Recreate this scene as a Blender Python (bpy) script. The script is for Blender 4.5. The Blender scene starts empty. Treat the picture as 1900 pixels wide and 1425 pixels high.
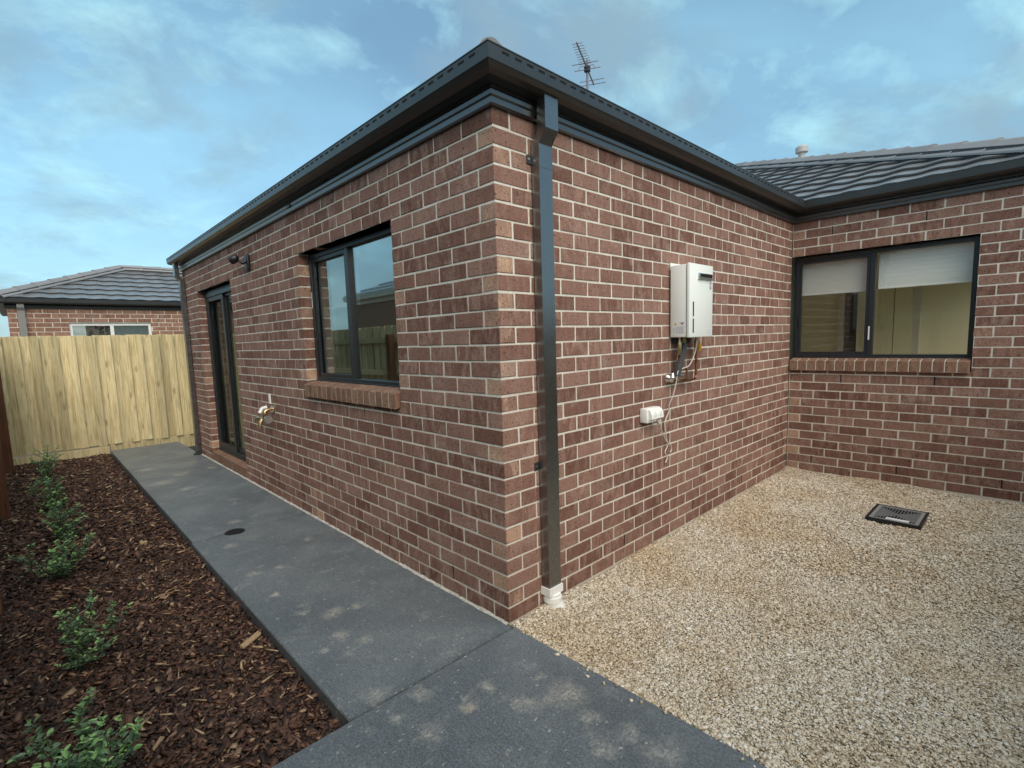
import bpy, bmesh, math, random
import numpy as np
from mathutils import Matrix, Vector
random.seed(7); rng = np.random.default_rng(7)
R = math.radians
sc = bpy.context.scene
C = sc.collection

# ------------------------------------------------------------------ camera
cam_d = bpy.data.cameras.new('camera'); cam = bpy.data.objects.new('camera', cam_d); C.objects.link(cam)
CAM = Vector((-1.7049, -1.8431, 1.4830))
cam.matrix_world = Matrix.Translation(CAM) @ Matrix.Rotation(-0.755845, 4, 'Z') @ Matrix.Rotation(1.459536, 4, 'X') @ Matrix.Rotation(-0.03291, 4, 'Z')
cam_d.sensor_fit = 'HORIZONTAL'; cam_d.sensor_width = 36.0
cam_d.lens = 36.0 * 938.87 / 1900.0
cam_d.shift_x = (950 - 939.29) / 1900.0
cam_d.shift_y = (735.79 - 712.5) / 1900.0
cam_d.clip_start = 0.02; cam_d.clip_end = 2000
sc.camera = cam

# ------------------------------------------------------------------ world, sun, exposure
SUN_EL, SUN_AZ = 46.0, 204.0      # soft light from high behind the camera (compass azimuth from +Y towards +X)
w = bpy.data.worlds.new('World'); sc.world = w; w.use_nodes = True
nt = w.node_tree; nt.nodes.clear()
def N(t, **kw):
    n = nt.nodes.new(t)
    for k, v in kw.items(): setattr(n, k, v)
    return n
def LK(a, b): nt.links.new(a, b)
sky = N('ShaderNodeTexSky', sky_type='NISHITA', sun_disc=False, sun_elevation=R(24), sun_rotation=R(SUN_AZ), altitude=50, air_density=1.0, dust_density=1.2, ozone_density=2.0)
tc = N('ShaderNodeTexCoord')
sep = N('ShaderNodeSeparateXYZ'); LK(tc.outputs['Generated'], sep.inputs[0])
zz = N('ShaderNodeMath', operation='MAXIMUM'); LK(sep.outputs['Z'], zz.inputs[0]); zz.inputs[1].default_value = 0.0
za = N('ShaderNodeMath', operation='ADD'); LK(zz.outputs[0], za.inputs[0]); za.inputs[1].default_value = 0.32
dv = N('ShaderNodeVectorMath', operation='DIVIDE'); LK(tc.outputs['Generated'], dv.inputs[0])
cb = N('ShaderNodeCombineXYZ')
for i in range(3): LK(za.outputs[0], cb.inputs[i])
LK(cb.outputs[0], dv.inputs[1])
def noise(scale, detail, rough, dist, off):
    mp = N('ShaderNodeMapping'); mp.inputs['Location'].default_value = off
    mp.inputs['Scale'].default_value = (1.0, 1.12, 1.0); mp.inputs['Rotation'].default_value = (0, 0, R(35))
    LK(dv.outputs[0], mp.inputs[0])
    n = N('ShaderNodeTexNoise'); n.inputs['Scale'].default_value = scale; n.inputs['Detail'].default_value = detail
    n.inputs['Roughness'].default_value = rough; n.inputs['Distortion'].default_value = dist
    LK(mp.outputs[0], n.inputs['Vector']); return n
def ramp(src, stops):
    r = N('ShaderNodeValToRGB'); e = r.color_ramp.elements
    e[0].position, e[0].color = stops[0]; e[1].position, e[1].color = stops[1]
    for p_, c_ in stops[2:]:
        x = e.new(p_); x.color = c_
    LK(src, r.inputs[0]); return r
g = lambda v: (v, v, v, 1)
n1 = noise(0.9, 6, 0.5, 0.3, (3.1, 1.7, 0)); m1 = ramp(n1.outputs['Fac'], [(0.36, g(0)), (0.64, g(1))])
n2 = noise(3.0, 10, 0.60, 0.3, (7.4, 2.2, 0)); m2 = ramp(n2.outputs['Fac'], [(0.50, g(0)), (0.68, g(1))])
n3 = noise(2.1, 9, 0.58, 0.25, (1.9, 8.6, 0)); m3 = ramp(n3.outputs['Fac'], [(0.49, g(0)), (0.66, g(1))])
SKY_STR = 0.12
def mixc(fac, a_, b_, k):
    x = N('ShaderNodeMixRGB'); x.inputs[0].default_value = k
    if fac is not None:
        q = N('ShaderNodeMath', operation='MULTIPLY'); LK(fac, q.inputs[0]); q.inputs[1].default_value = k; LK(q.outputs[0], x.inputs[0])
    for i, v in ((1, a_), (2, b_)):
        if isinstance(v, tuple): x.inputs[i].default_value = (*v, 1)
        else: LK(v, x.inputs[i])
    return x.outputs[0]
veil = mixc(m1.outputs[0], (0.62, 1.24, 1.72), (1.20, 2.42, 3.00), 1.0)        # thin high cloud, thicker and thinner
base = mixc(None, sky.outputs[0], veil, 0.78)                                    # clear sky shows through the veil
puff = mixc(m2.outputs[0], base, (1.95, 3.40, 3.75), 0.72)
skyfin = mixc(m3.outputs[0], puff, (1.12, 1.66, 2.02), 0.72)
bg = N('ShaderNodeBackground'); LK(skyfin, bg.inputs[0]); bg.inputs[1].default_value = SKY_STR
wo = N('ShaderNodeOutputWorld'); LK(bg.outputs[0], wo.inputs[0])

sd = bpy.data.lights.new('sun', 'SUN'); sun = bpy.data.objects.new('sun', sd); C.objects.link(sun)
sd.energy = 1.5; sd.angle = R(60); sd.color = (1.0, 0.86, 0.71)
d = Vector((math.sin(R(SUN_AZ)) * math.cos(R(SUN_EL)), math.cos(R(SUN_AZ)) * math.cos(R(SUN_EL)), math.sin(R(SUN_EL))))
sun.rotation_euler = d.to_track_quat('Z', 'Y').to_euler(); sun.location = (0, 0, 12)
vs = sc.view_settings; vs.view_transform = 'Standard'; vs.look = 'None'; vs.gamma = 1.0; vs.use_curve_mapping = False
vs.exposure = 1.24

# ------------------------------------------------------------------ materials
def newmat(name):
    m = bpy.data.materials.new(name); m.use_nodes = True; t = m.node_tree; t.nodes.clear(); return m, t
class MT:
    """small node-graph helper"""
    def __init__(s, name):
        s.m, s.t = newmat(name); s.out = s.n('ShaderNodeOutputMaterial'); s.b = s.n('ShaderNodeBsdfPrincipled')
        s.l(s.b.outputs[0], s.out.inputs[0]); s._pos = None
    def n(s, t, **kw):
        x = s.t.nodes.new(t)
        for k, v in kw.items(): setattr(x, k, v)
        return x
    def l(s, a, b): s.t.links.new(a, b)
    def pos(s, scale=(1, 1, 1)):
        if s._pos is None: s._pos = s.n('ShaderNodeNewGeometry')
        if tuple(scale) == (1, 1, 1): return s._pos.outputs['Position']
        mp = s.n('ShaderNodeMapping'); mp.inputs['Scale'].default_value = scale; s.l(s._pos.outputs['Position'], mp.inputs[0]); return mp.outputs[0]
    def noise(s, sc_, detail=4, rough=0.55, dist=0.0, stretch=(1, 1, 1), vec=None):
        x = s.n('ShaderNodeTexNoise'); x.inputs['Scale'].default_value = sc_; x.inputs['Detail'].default_value = detail
        x.inputs['Roughness'].default_value = rough; x.inputs['Distortion'].default_value = dist
        s.l(vec or s.pos(stretch), x.inputs['Vector']); return x.outputs['Fac']
    def ramp(s, src, stops, interp='LINEAR'):
        r = s.n('ShaderNodeValToRGB'); e = r.color_ramp.elements; r.color_ramp.interpolation = interp
        fix = lambda c: c if len(c) == 4 else (*c, 1)
        e[0].position, e[0].color = stops[0][0], fix(stops[0][1]); e[1].position, e[1].color = stops[1][0], fix(stops[1][1])
        for p_, c_ in stops[2:]: e.new(p_).color = fix(c_)
        s.l(src, r.inputs[0]); return r.outputs[0]
    def mask(s, src, a, b): return s.ramp(src, [(a, (0, 0, 0)), (b, (1, 1, 1))])
    def mix(s, fac, a, b, mode='MIX'):
        x = s.n('ShaderNodeMixRGB', blend_type=mode)
        for i, v in ((0, fac), (1, a), (2, b)):
            if hasattr(v, 'links'): s.l(v, x.inputs[i])
            elif i == 0: x.inputs[0].default_value = v
            else: x.inputs[i].default_value = (*v, 1) if len(v) == 3 else v
        return x.outputs[0]
    def math(s, op, a, b=0.0):
        x = s.n('ShaderNodeMath', operation=op)
        for i, v in ((0, a), (1, b)):
            if hasattr(v, 'links'): s.l(v, x.inputs[i])
            else: x.inputs[i].default_value = v
        return x.outputs[0]
    def rnd(s, k=1.0):
        o = s.n('ShaderNodeObjectInfo'); gi = s.n('ShaderNodeNewGeometry')
        a = s.math('ADD', o.outputs['Random'], gi.outputs['Random Per Island'])
        return s.math('FRACT', s.math('MULTIPLY', a, k))
    def color(s, c):
        if hasattr(c, 'links'): s.l(c, s.b.inputs['Base Color'])
        else: s.b.inputs['Base Color'].default_value = (*c, 1)
    def rough(s, r):
        if hasattr(r, 'links'): s.l(r, s.b.inputs['Roughness'])
        else: s.b.inputs['Roughness'].default_value = r
    def bump(s, h, strength=0.3, dist=0.005):
        x = s.n('ShaderNodeBump'); x.inputs['Strength'].default_value = strength; x.inputs['Distance'].default_value = dist
        s.l(h, x.inputs['Height']); s.l(x.outputs[0], s.b.inputs['Normal'])

def brick_mat(name, lo, mid, hi):
    t = MT(name); r = t.rnd(1.0); r2 = t.rnd(7.31)
    base = t.ramp(r, [(0.0, lo), (0.55, mid), (1.0, hi)])
    smear = t.mask(t.noise(13, 5, 0.65, 0.8, (1.6, 1.6, 0.5)), 0.44, 0.66)
    sm = t.math('MULTIPLY', smear, t.math('ADD', t.math('MULTIPLY', r2, 0.75), 0.12))
    c = t.mix(sm, base, tuple(min(1, x) for x in (hi[0] * 1.35, hi[1] * 1.5, hi[2] * 1.5)))
    grain = t.noise(120, 3, 0.7); c = t.mix(0.5, c, t.ramp(grain, [(0.25, (0.25, 0.23, 0.22)), (0.75, (1.55, 1.55, 1.55))]), 'MULTIPLY')
    pit = t.mask(t.noise(75, 2, 0.5), 0.61, 0.67); c = t.mix(t.math('MULTIPLY', pit, 0.7), c, (0.035, 0.022, 0.018))
    dust = t.math('MULTIPLY', t.mask(t.noise(6.5, 6, 0.65), 0.54, 0.68), t.mask(t.noise(45, 4, 0.7), 0.38, 0.68)); c = t.mix(t.math('MULTIPLY', dust, 0.60), c, (0.44, 0.38, 0.33))
    t.color(c); t.rough(0.88); t.b.inputs['Specular IOR Level'].default_value = 0.25
    t.bump(t.mix(0.5, t.noise(70, 4, 0.7), pit, 'SUBTRACT'), 0.55, 0.004); return t.m
BR = brick_mat('brick_red', (0.155, 0.076, 0.057), (0.228, 0.122, 0.094), (0.290, 0.170, 0.134))
BT = brick_mat('brick_tan', (0.25, 0.143, 0.108), (0.35, 0.212, 0.157), (0.47, 0.30, 0.21))
BS = brick_mat('brick_sill', (0.17, 0.095, 0.068), (0.215, 0.125, 0.088), (0.26, 0.155, 0.105))
BN = brick_mat('brick_neighbour', (0.23, 0.120, 0.085), (0.28, 0.150, 0.105), (0.33, 0.185, 0.130))

t = MT('mortar'); c = t.ramp(t.noise(30, 5, 0.6), [(0.25, (0.56, 0.53, 0.46)), (0.8, (0.76, 0.73, 0.655))])
c = t.mix(t.mask(t.noise(2.2, 5, 0.6), 0.55, 0.85), c, (0.48, 0.44, 0.37)); t.color(c); t.rough(0.95); t.bump(t.noise(160, 3, 0.6), 0.3, 0.003); MORT = t.m
t = MT('dark_metal'); t.color(t.ramp(t.noise(3, 4), [(0.3, (0.022, 0.025, 0.026)), (0.7, (0.029, 0.032, 0.033))])); t.rough(t.ramp(t.noise(14, 4), [(0.3, g(0.30)), (0.75, g(0.40))])); t.b.inputs['IOR'].default_value = 1.65; METAL = t.m
t = MT('fascia_metal'); t.color((0.020, 0.023, 0.024)); t.rough(0.30); t.b.inputs['IOR'].default_value = 2.2; FSC = t.m
t = MT('downpipe_metal'); t.color((0.016, 0.018, 0.019)); t.rough(t.ramp(t.noise(10, 4), [(0.3, g(0.24)), (0.75, g(0.33))])); t.b.inputs['IOR'].default_value = 2.9; DPM = t.m
t = MT('window_aluminium'); t.color((0.016, 0.020, 0.024)); t.rough(0.38); t.b.inputs['Specular IOR Level'].default_value = 0.6; ALU = t.m
t = MT('black_plastic'); t.color((0.012, 0.013, 0.014)); t.rough(0.4); BLK = t.m
t = MT('void'); t.color((0.004, 0.003, 0.003)); t.rough(1.0); VOID = t.m
t = MT('roof_tile'); c = t.ramp(t.rnd(1.0), [(0.0, (0.15, 0.158, 0.166)), (1.0, (0.19, 0.198, 0.206))])
c = t.mix(0.3, c, t.ramp(t.noise(9, 5, 0.6), [(0.3, g(0.75)), (0.75, g(1.2))]), 'MULTIPLY'); t.color(c); t.rough(t.ramp(t.noise(4, 4), [(0.3, g(0.24)), (0.8, g(0.36))])); t.b.inputs['IOR'].default_value = 2.6
TILE = t.m
t = MT('ridge_tile'); c = t.ramp(t.rnd(1.0), [(0.0, (0.22, 0.222, 0.23)), (1.0, (0.28, 0.282, 0.29))]); t.color(c); t.rough(0.6); t.bump(t.noise(120, 2), 0.15, 0.002); RIDGE = t.m
t = MT('ridge_bedding'); t.color(t.ramp(t.noise(35, 4), [(0.3, (0.055, 0.058, 0.062)), (0.8, (0.085, 0.088, 0.094))])); t.rough(0.9); BED = t.m
t = MT('concrete_path')
v = t.noise(1.6, 6, 0.6); c = t.ramp(v, [(0.3, (0.086, 0.103, 0.117)), (0.7, (0.126, 0.147, 0.163))])
c = t.mix(0.75, c, t.ramp(t.noise(105, 4, 0.8), [(0.30, g(0.2)), (0.70, g(2.0))]), 'MULTIPLY')
c = t.mix(0.5, c, t.ramp(t.noise(75, 4, 0.7, 0.5, (1.0, 0.25, 1)), [(0.3, g(0.65)), (0.7, g(1.4))]), 'MULTIPLY')
st = t.mask(t.noise(6.5, 7, 0.68, 0.5, (1, 1.3, 1)), 0.56, 0.70); fine = t.mask(t.noise(60, 4, 0.75), 0.36, 0.66)
c = t.mix(t.math('MULTIPLY', t.math('MULTIPLY', st, fine), 0.62), c, (0.42, 0.42, 0.375))
sp = t.mask(t.noise(34, 2, 0.4, 0.3, (1, 1.6, 1)), 0.695, 0.725); c = t.mix(t.math('MULTIPLY', sp, 0.75), c, (0.42, 0.42, 0.38))
vo = t.n('ShaderNodeTexVoronoi'); vo.inputs['Scale'].default_value = 4.2; vo.inputs['Randomness'].default_value = 1.0
wob = t.n('ShaderNodeVectorMath', operation='ADD'); t.l(t.pos(), wob.inputs[0]); nn = t.n('ShaderNodeTexNoise'); nn.inputs['Scale'].default_value = 22; t.l(t.pos(), nn.inputs['Vector'])
nsc = t.n('ShaderNodeVectorMath', operation='SCALE'); t.l(nn.outputs['Color'], nsc.inputs[0]); nsc.inputs['Scale'].default_value = 0.07; t.l(nsc.outputs[0], wob.inputs[1]); t.l(wob.outputs[0], vo.inputs['Vector'])
blot = t.ramp(vo.outputs['Distance'], [(0.03, (1, 1, 1)), (0.17, (0, 0, 0))]); cs = t.n('ShaderNodeSeparateColor'); t.l(vo.outputs['Color'], cs.inputs[0])
on_ = t.math('GREATER_THAN', cs.outputs[0], 0.80)
c = t.mix(t.math('MULTIPLY', t.math('MULTIPLY', blot, on_), t.math('ADD', t.math('MULTIPLY', fine, 0.6), 0.3)), c, t.mix(cs.outputs[1], (0.55, 0.55, 0.50), (0.52, 0.44, 0.31)))
# dried dust and plaster splashes with shapes of their own
SPL = [(-0.359, -0.47, 0.045), (-0.199, -0.557, 0.07), (-0.73, -0.321, 0.05), (-0.325, -0.838, 0.05), (-0.503, -0.266, 0.02), (-0.395, -0.277, 0.025), (-0.197, -0.868, 0.045), (-0.585, 0.432, 0.032), (-0.672, 0.552, 0.04), (-0.478, 0.769, 0.03), (-0.599, 0.798, 0.05), (-0.724, 0.923, 0.03), (-0.624, -0.102, 0.04), (-0.278, -0.531, 0.03), (-0.576, -0.599, 0.012), (-0.198, -0.396, 0.018), (-0.765, -0.158, 0.03), (-0.528, 2.865, 0.045), (-0.708, 2.309, 0.045), (-0.723, 4.943, 0.1), (-0.483, 5.232, 0.08), (-0.742, 5.867, 0.08), (-0.587, 4.429, 0.06), (-0.137, 5.296, 0.05), (-0.753, 1.661, 0.04), (-0.589, 1.636, 0.03), (-0.258, 1.995, 0.03), (-0.692, 1.748, 0.02), (-0.771, 0.025, 0.05), (-0.191, -0.993, 0.06), (-0.235, -0.704, 0.04)]
acc = None; dvn = t.n('ShaderNodeTexNoise'); dvn.inputs['Scale'].default_value = 15; dvn.inputs['Detail'].default_value = 6; dvn.inputs['Roughness'].default_value = 0.7; t.l(t.pos(), dvn.inputs['Vector'])
dsc = t.n('ShaderNodeVectorMath', operation='MULTIPLY_ADD'); t.l(dvn.outputs['Color'], dsc.inputs[0]); dsc.inputs[1].default_value = (0.22, 0.15, 0); dsc.inputs[2].default_value = (-0.11, -0.075, 0)
wp = t.n('ShaderNodeVectorMath', operation='ADD'); t.l(t.pos(), wp.inputs[0]); t.l(dsc.outputs[0], wp.inputs[1])
for (px, py, pr_) in SPL:
    ds_ = t.n('ShaderNodeVectorMath', operation='DISTANCE'); t.l(wp.outputs[0], ds_.inputs[0]); ds_.inputs[1].default_value = (px, py, 0)
    q = t.math('SUBTRACT', 1.0, t.math('DIVIDE', ds_.outputs['Value'], pr_ * 1.5)); acc = q if acc is None else t.math('MAXIMUM', acc, q)
spl = t.math('MULTIPLY', t.mask(acc, -0.1, 0.9), t.math('ADD', t.math('MULTIPLY', t.mask(t.noise(48, 5, 0.8, 0.4, (1, 1.8, 1)), 0.40, 0.62), 0.62), 0.05))
c = t.mix(spl, c, t.mix(t.noise(1.3, 2), (0.50, 0.51, 0.48), (0.60, 0.51, 0.38)))
haze_d = t.math('MULTIPLY', t.mask(t.noise(2.3, 6, 0.7, 0.3), 0.44, 0.66), t.math('MULTIPLY', t.mask(t.noise(90, 4, 0.8), 0.44, 0.64), 0.36)); c = t.mix(haze_d, c, (0.42, 0.43, 0.41))
t.color(c); t.rough(t.ramp(t.noise(3, 5), [(0.3, g(0.42)), (0.7, g(0.62))])); t.b.inputs['Specular IOR Level'].default_value = 0.8
t.bump(t.noise(170, 4, 0.7), 0.45, 0.003); PATH = t.m
t = MT('joint_filler'); t.color(t.ramp(t.noise(40, 4), [(0.3, (0.34, 0.33, 0.30)), (0.7, (0.60, 0.58, 0.53))])); t.rough(0.9); FILL = t.m
t = MT('soil'); t.color(t.ramp(t.noise(25, 6, 0.7), [(0.3, (0.008, 0.005, 0.004)), (0.75, (0.040, 0.022, 0.015))])); t.rough(1); t.bump(t.noise(60, 5, 0.7), 1.0, 0.03); SOIL = t.m
t = MT('bark_mulch'); r = t.rnd(1.0)
c = t.ramp(r, [(0.0, (0.018, 0.009, 0.006)), (0.5, (0.072, 0.034, 0.022)), (0.84, (0.135, 0.066, 0.042)), (0.94, (0.21, 0.115, 0.075)), (1.0, (0.42, 0.28, 0.17))])
t.color(t.mix(0.5, c, t.ramp(t.noise(180, 3, 0.7, 0, (1, 1, 1)), [(0.3, g(0.5)), (0.7, g(1.5))]), 'MULTIPLY')); t.rough(0.72); BARK = t.m
t = MT('pale_wood_chip'); t.color(t.ramp(t.noise(90, 4, 0.6), [(0.3, (0.34, 0.22, 0.12)), (0.75, (0.58, 0.44, 0.27))])); t.rough(0.8); CHIP = t.m
t = MT('gravel_stone'); r = t.rnd(1.0)
c = t.ramp(r, [(0.0, (0.24, 0.18, 0.12)), (0.10, (0.48, 0.40, 0.29)), (0.5, (0.66, 0.585, 0.465)), (0.82, (0.77, 0.715, 0.61)), (1.0, (0.86, 0.83, 0.78))])
rust = t.mask(t.noise(1.25, 5, 0.6, 0.3), 0.44, 0.66); c = t.mix(t.math('MULTIPLY', rust, 0.52), c, t.mix(1.0, c, (0.80, 0.64, 0.44), 'MULTIPLY'))
t.color(c); t.rough(0.8); STONE = t.m
t = MT('gravel_bed'); c = t.ramp(t.noise(130, 4, 0.8), [(0.25, (0.36, 0.30, 0.22)), (0.75, (0.68, 0.61, 0.49))])
c = t.mix(t.math('MULTIPLY', t.mask(t.noise(1.25, 5, 0.6, 0.3), 0.44, 0.66), 0.6), c, t.mix(1.0, c, (0.80, 0.64, 0.44), 'MULTIPLY')); t.color(c); t.rough(0.95); t.bump(t.noise(110, 4, 0.7), 1.0, 0.015); GBED = t.m
t = MT('ground_dirt'); t.color(t.ramp(t.noise(2, 8, 0.7), [(0.3, (0.10, 0.085, 0.06)), (0.75, (0.17, 0.145, 0.10))])); t.rough(1); t.bump(t.noise(30, 5), 0.6, 0.02); DIRT = t.m
def wood(name, a, b, c2, knots=True):
    t = MT(name); o = t.n('ShaderNodeObjectInfo'); tcn = t.n('ShaderNodeNewGeometry')
    off = t.n('ShaderNodeCombineXYZ'); t.l(t.math('MULTIPLY', o.outputs['Random'], 37.0), off.inputs[0]); t.l(t.math('MULTIPLY', o.outputs['Random'], 91.0), off.inputs[2])
    ad = t.n('ShaderNodeVectorMath', operation='ADD'); t.l(tcn.outputs['Position'], ad.inputs[0]); t.l(off.outputs[0], ad.inputs[1])
    mp = t.n('ShaderNodeMapping'); mp.inputs['Scale'].default_value = (1, 1, 0.055); t.l(ad.outputs[0], mp.inputs[0])
    gr = t.noise(42, 5, 0.6, 1.2, vec=mp.outputs[0])
    col = t.ramp(gr, [(0.28, a), (0.5, b), (0.75, c2)])
    col = t.mix(0.80, col, t.ramp(o.outputs['Random'], [(0, (0.55, 0.54, 0.48)), (0.5, (0.95, 0.95, 0.95)), (1, (1.2, 1.18, 1.16))]), 'MULTIPLY')
    if knots:
        vo = t.n('ShaderNodeTexVoronoi'); vo.inputs['Scale'].default_value = 1.0
        m2_ = t.n('ShaderNodeMapping'); m2_.inputs['Scale'].default_value = (7.5, 7.5, 2.6); t.l(ad.outputs[0], m2_.inputs[0]); t.l(m2_.outputs[0], vo.inputs['Vector'])
        k = t.ramp(vo.outputs['Distance'], [(0.06, (1, 1, 1)), (0.19, (0, 0, 0))]); col = t.mix(t.math('MULTIPLY', k, 0.62), col, (a[0] * 0.5, a[1] * 0.44, a[2] * 0.4))
        m3 = t.n('ShaderNodeMapping'); m3.inputs['Scale'].default_value = (3, 3, 1.3); t.l(ad.outputs[0], m3.inputs[0])
        bl = t.mask(t.noise(2.0, 5, 0.6, vec=m3.outputs[0]), 0.55, 0.8); col = t.mix(t.math('MULTIPLY', bl, 0.45), col, (a[0] * 0.75, a[1] * 0.74, a[2] * 0.62))
    t.color(col); t.rough(0.82); t.bump(gr, 0.35, 0.004); return t.m
PINE = wood('treated_pine', (0.35, 0.285, 0.145), (0.59, 0.500, 0.285), (0.76, 0.68, 0.43))
POST = wood('hardwood_post', (0.08, 0.030, 0.014), (0.17, 0.066, 0.030), (0.24, 0.105, 0.05), False)
t = MT('heater_white'); t.color((0.80, 0.84, 0.82)); t.rough(0.38); WHT = t.m
t = MT('white_plastic'); t.color((0.84, 0.86, 0.84)); t.rough(0.35); WPL = t.m
t = MT('off_white_cable'); t.color((0.55, 0.53, 0.48)); t.rough(0.5); CAB = t.m
t = MT('copper'); t.color(t.ramp(t.noise(30, 4), [(0.3, (0.16, 0.06, 0.035)), (0.7, (0.42, 0.19, 0.115))])); t.b.inputs['Metallic'].default_value = 0.9; t.rough(0.42); COP = t.m
t = MT('brass'); t.color((0.55, 0.43, 0.24)); t.b.inputs['Metallic'].default_value = 0.95; t.rough(0.35); BRS = t.m
t = MT('silver_metal'); t.color((0.62, 0.62, 0.60)); t.b.inputs['Metallic'].default_value = 0.95; t.rough(0.25); SLV = t.m
t = MT('grey_foam'); t.color((0.045, 0.050, 0.052)); t.rough(0.85); FOAM = t.m
t = MT('yellow_plastic'); t.color((0.55, 0.27, 0.03)); t.rough(0.5); YEL = t.m
t = MT('label_white'); t.color((0.70, 0.715, 0.74)); t.rough(0.6); LBL = t.m
t = MT('label_ink'); t.color((0.42, 0.45, 0.50)); t.rough(0.7); INK = t.m
t = MT('label_brown'); t.color((0.22, 0.10, 0.07)); t.rough(0.7); INKB = t.m
t = MT('warning_yellow'); t.color((0.62, 0.50, 0.06)); t.rough(0.6); WARN = t.m
t = MT('grey_lid'); t.color(t.ramp(t.noise(60, 4), [(0.3, (0.10, 0.105, 0.11)), (0.7, (0.15, 0.155, 0.16))])); t.rough(0.5); LID = t.m
t = MT('lid_rim'); t.color((0.24, 0.245, 0.25)); t.rough(0.5); RIM = t.m
t = MT('blind_fabric'); t.color((0.80, 0.81, 0.80)); t.rough(0.9); BLIND = t.m
t = MT('room_paint'); t.color((0.82, 0.77, 0.55)); t.rough(0.9); ROOM = t.m
t = MT('carpet'); t.color((0.52, 0.47, 0.38)); t.rough(1); CARPET = t.m
t = MT('cream_paint'); t.color((0.62, 0.60, 0.52)); t.rough(0.8); CREAM = t.m
t = MT('white_frame'); t.color((0.78, 0.78, 0.75)); t.rough(0.45); WFR = t.m
t = MT('grey_downpipe'); t.color((0.22, 0.22, 0.21)); t.rough(0.5); GDP = t.m
t = MT('antenna_alloy'); t.color((0.22, 0.19, 0.20)); t.b.inputs['Metallic'].default_value = 0.5; t.rough(0.5); ANT = t.m
t = MT('vent_grey'); t.color((0.42, 0.42, 0.42)); t.rough(0.6); VENT = t.m
t = MT('stem_bark'); t.color((0.07, 0.05, 0.03)); t.rough(0.9); STEM = t.m
def leafmat(name, lo, hi):
    t = MT(name); t.color(t.ramp(t.rnd(1.0), [(0, lo), (1, hi)])); t.rough(0.42); t.b.inputs['Specular IOR Level'].default_value = 0.5
    tr = t.n('ShaderNodeBsdfTranslucent'); tr.inputs[0].default_value = (hi[0] * 1.1, hi[1] * 1.3, hi[2], 1)
    mx = t.n('ShaderNodeMixShader'); mx.inputs[0].default_value = 0.25; t.l(t.b.outputs[0], mx.inputs[1]); t.l(tr.outputs[0], mx.inputs[2]); t.l(mx.outputs[0], t.out.inputs[0]); return t.m
LEAF = leafmat('leaf_green', (0.11, 0.20, 0.115), (0.22, 0.34, 0.19)); LEAFN = leafmat('leaf_new', (0.28, 0.50, 0.17), (0.42, 0.65, 0.26))
def glassmat(name, refl, tint, rough=0.0):
    m, nt_ = newmat(name); o = nt_.nodes.new('ShaderNodeOutputMaterial'); gl = nt_.nodes.new('ShaderNodeBsdfGlossy'); tr = nt_.nodes.new('ShaderNodeBsdfTransparent')
    gl.inputs['Color'].default_value = (0.90, 0.97, 0.96, 1); gl.inputs['Roughness'].default_value = rough; tr.inputs[0].default_value = (*tint, 1)
    lw = nt_.nodes.new('ShaderNodeLayerWeight'); lw.inputs[0].default_value = 0.5
    pw = nt_.nodes.new('ShaderNodeMath'); pw.operation = 'POWER'; pw.inputs[1].default_value = 4.0; nt_.links.new(lw.outputs['Facing'], pw.inputs[0])
    ad = nt_.nodes.new('ShaderNodeMath'); ad.operation = 'MULTIPLY_ADD'; ad.use_clamp = True; ad.inputs[1].default_value = 0.6; ad.inputs[2].default_value = refl; nt_.links.new(pw.outputs[0], ad.inputs[0])
    mx = nt_.nodes.new('ShaderNodeMixShader'); nt_.links.new(ad.outputs[0], mx.inputs[0]); nt_.links.new(tr.outputs[0], mx.inputs[1]); nt_.links.new(gl.outputs[0], mx.inputs[2]); nt_.links.new(mx.outputs[0], o.inputs[0]); return m
GLASS = glassmat('window_glass', 0.31, (0.92, 0.95, 0.93))
GLASSW = glassmat('window_glass_clear', 0.06, (0.985, 0.99, 0.975))
GLASSD = glassmat('door_glass', 0.06, (0.80, 0.84, 0.82))
def screenmat():
    m, nt_ = newmat('fly_screen'); o = nt_.nodes.new('ShaderNodeOutputMaterial'); df = nt_.nodes.new('ShaderNodeBsdfDiffuse'); df.inputs[0].default_value = (0.035, 0.038, 0.04, 1)
    tr = nt_.nodes.new('ShaderNodeBsdfTransparent'); mx = nt_.nodes.new('ShaderNodeMixShader'); mx.inputs[0].default_value = 0.07
    nt_.links.new(tr.outputs[0], mx.inputs[1]); nt_.links.new(df.outputs[0], mx.inputs[2]); nt_.links.new(mx.outputs[0], o.inputs[0]); return m
SCREEN = screenmat()

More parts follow.
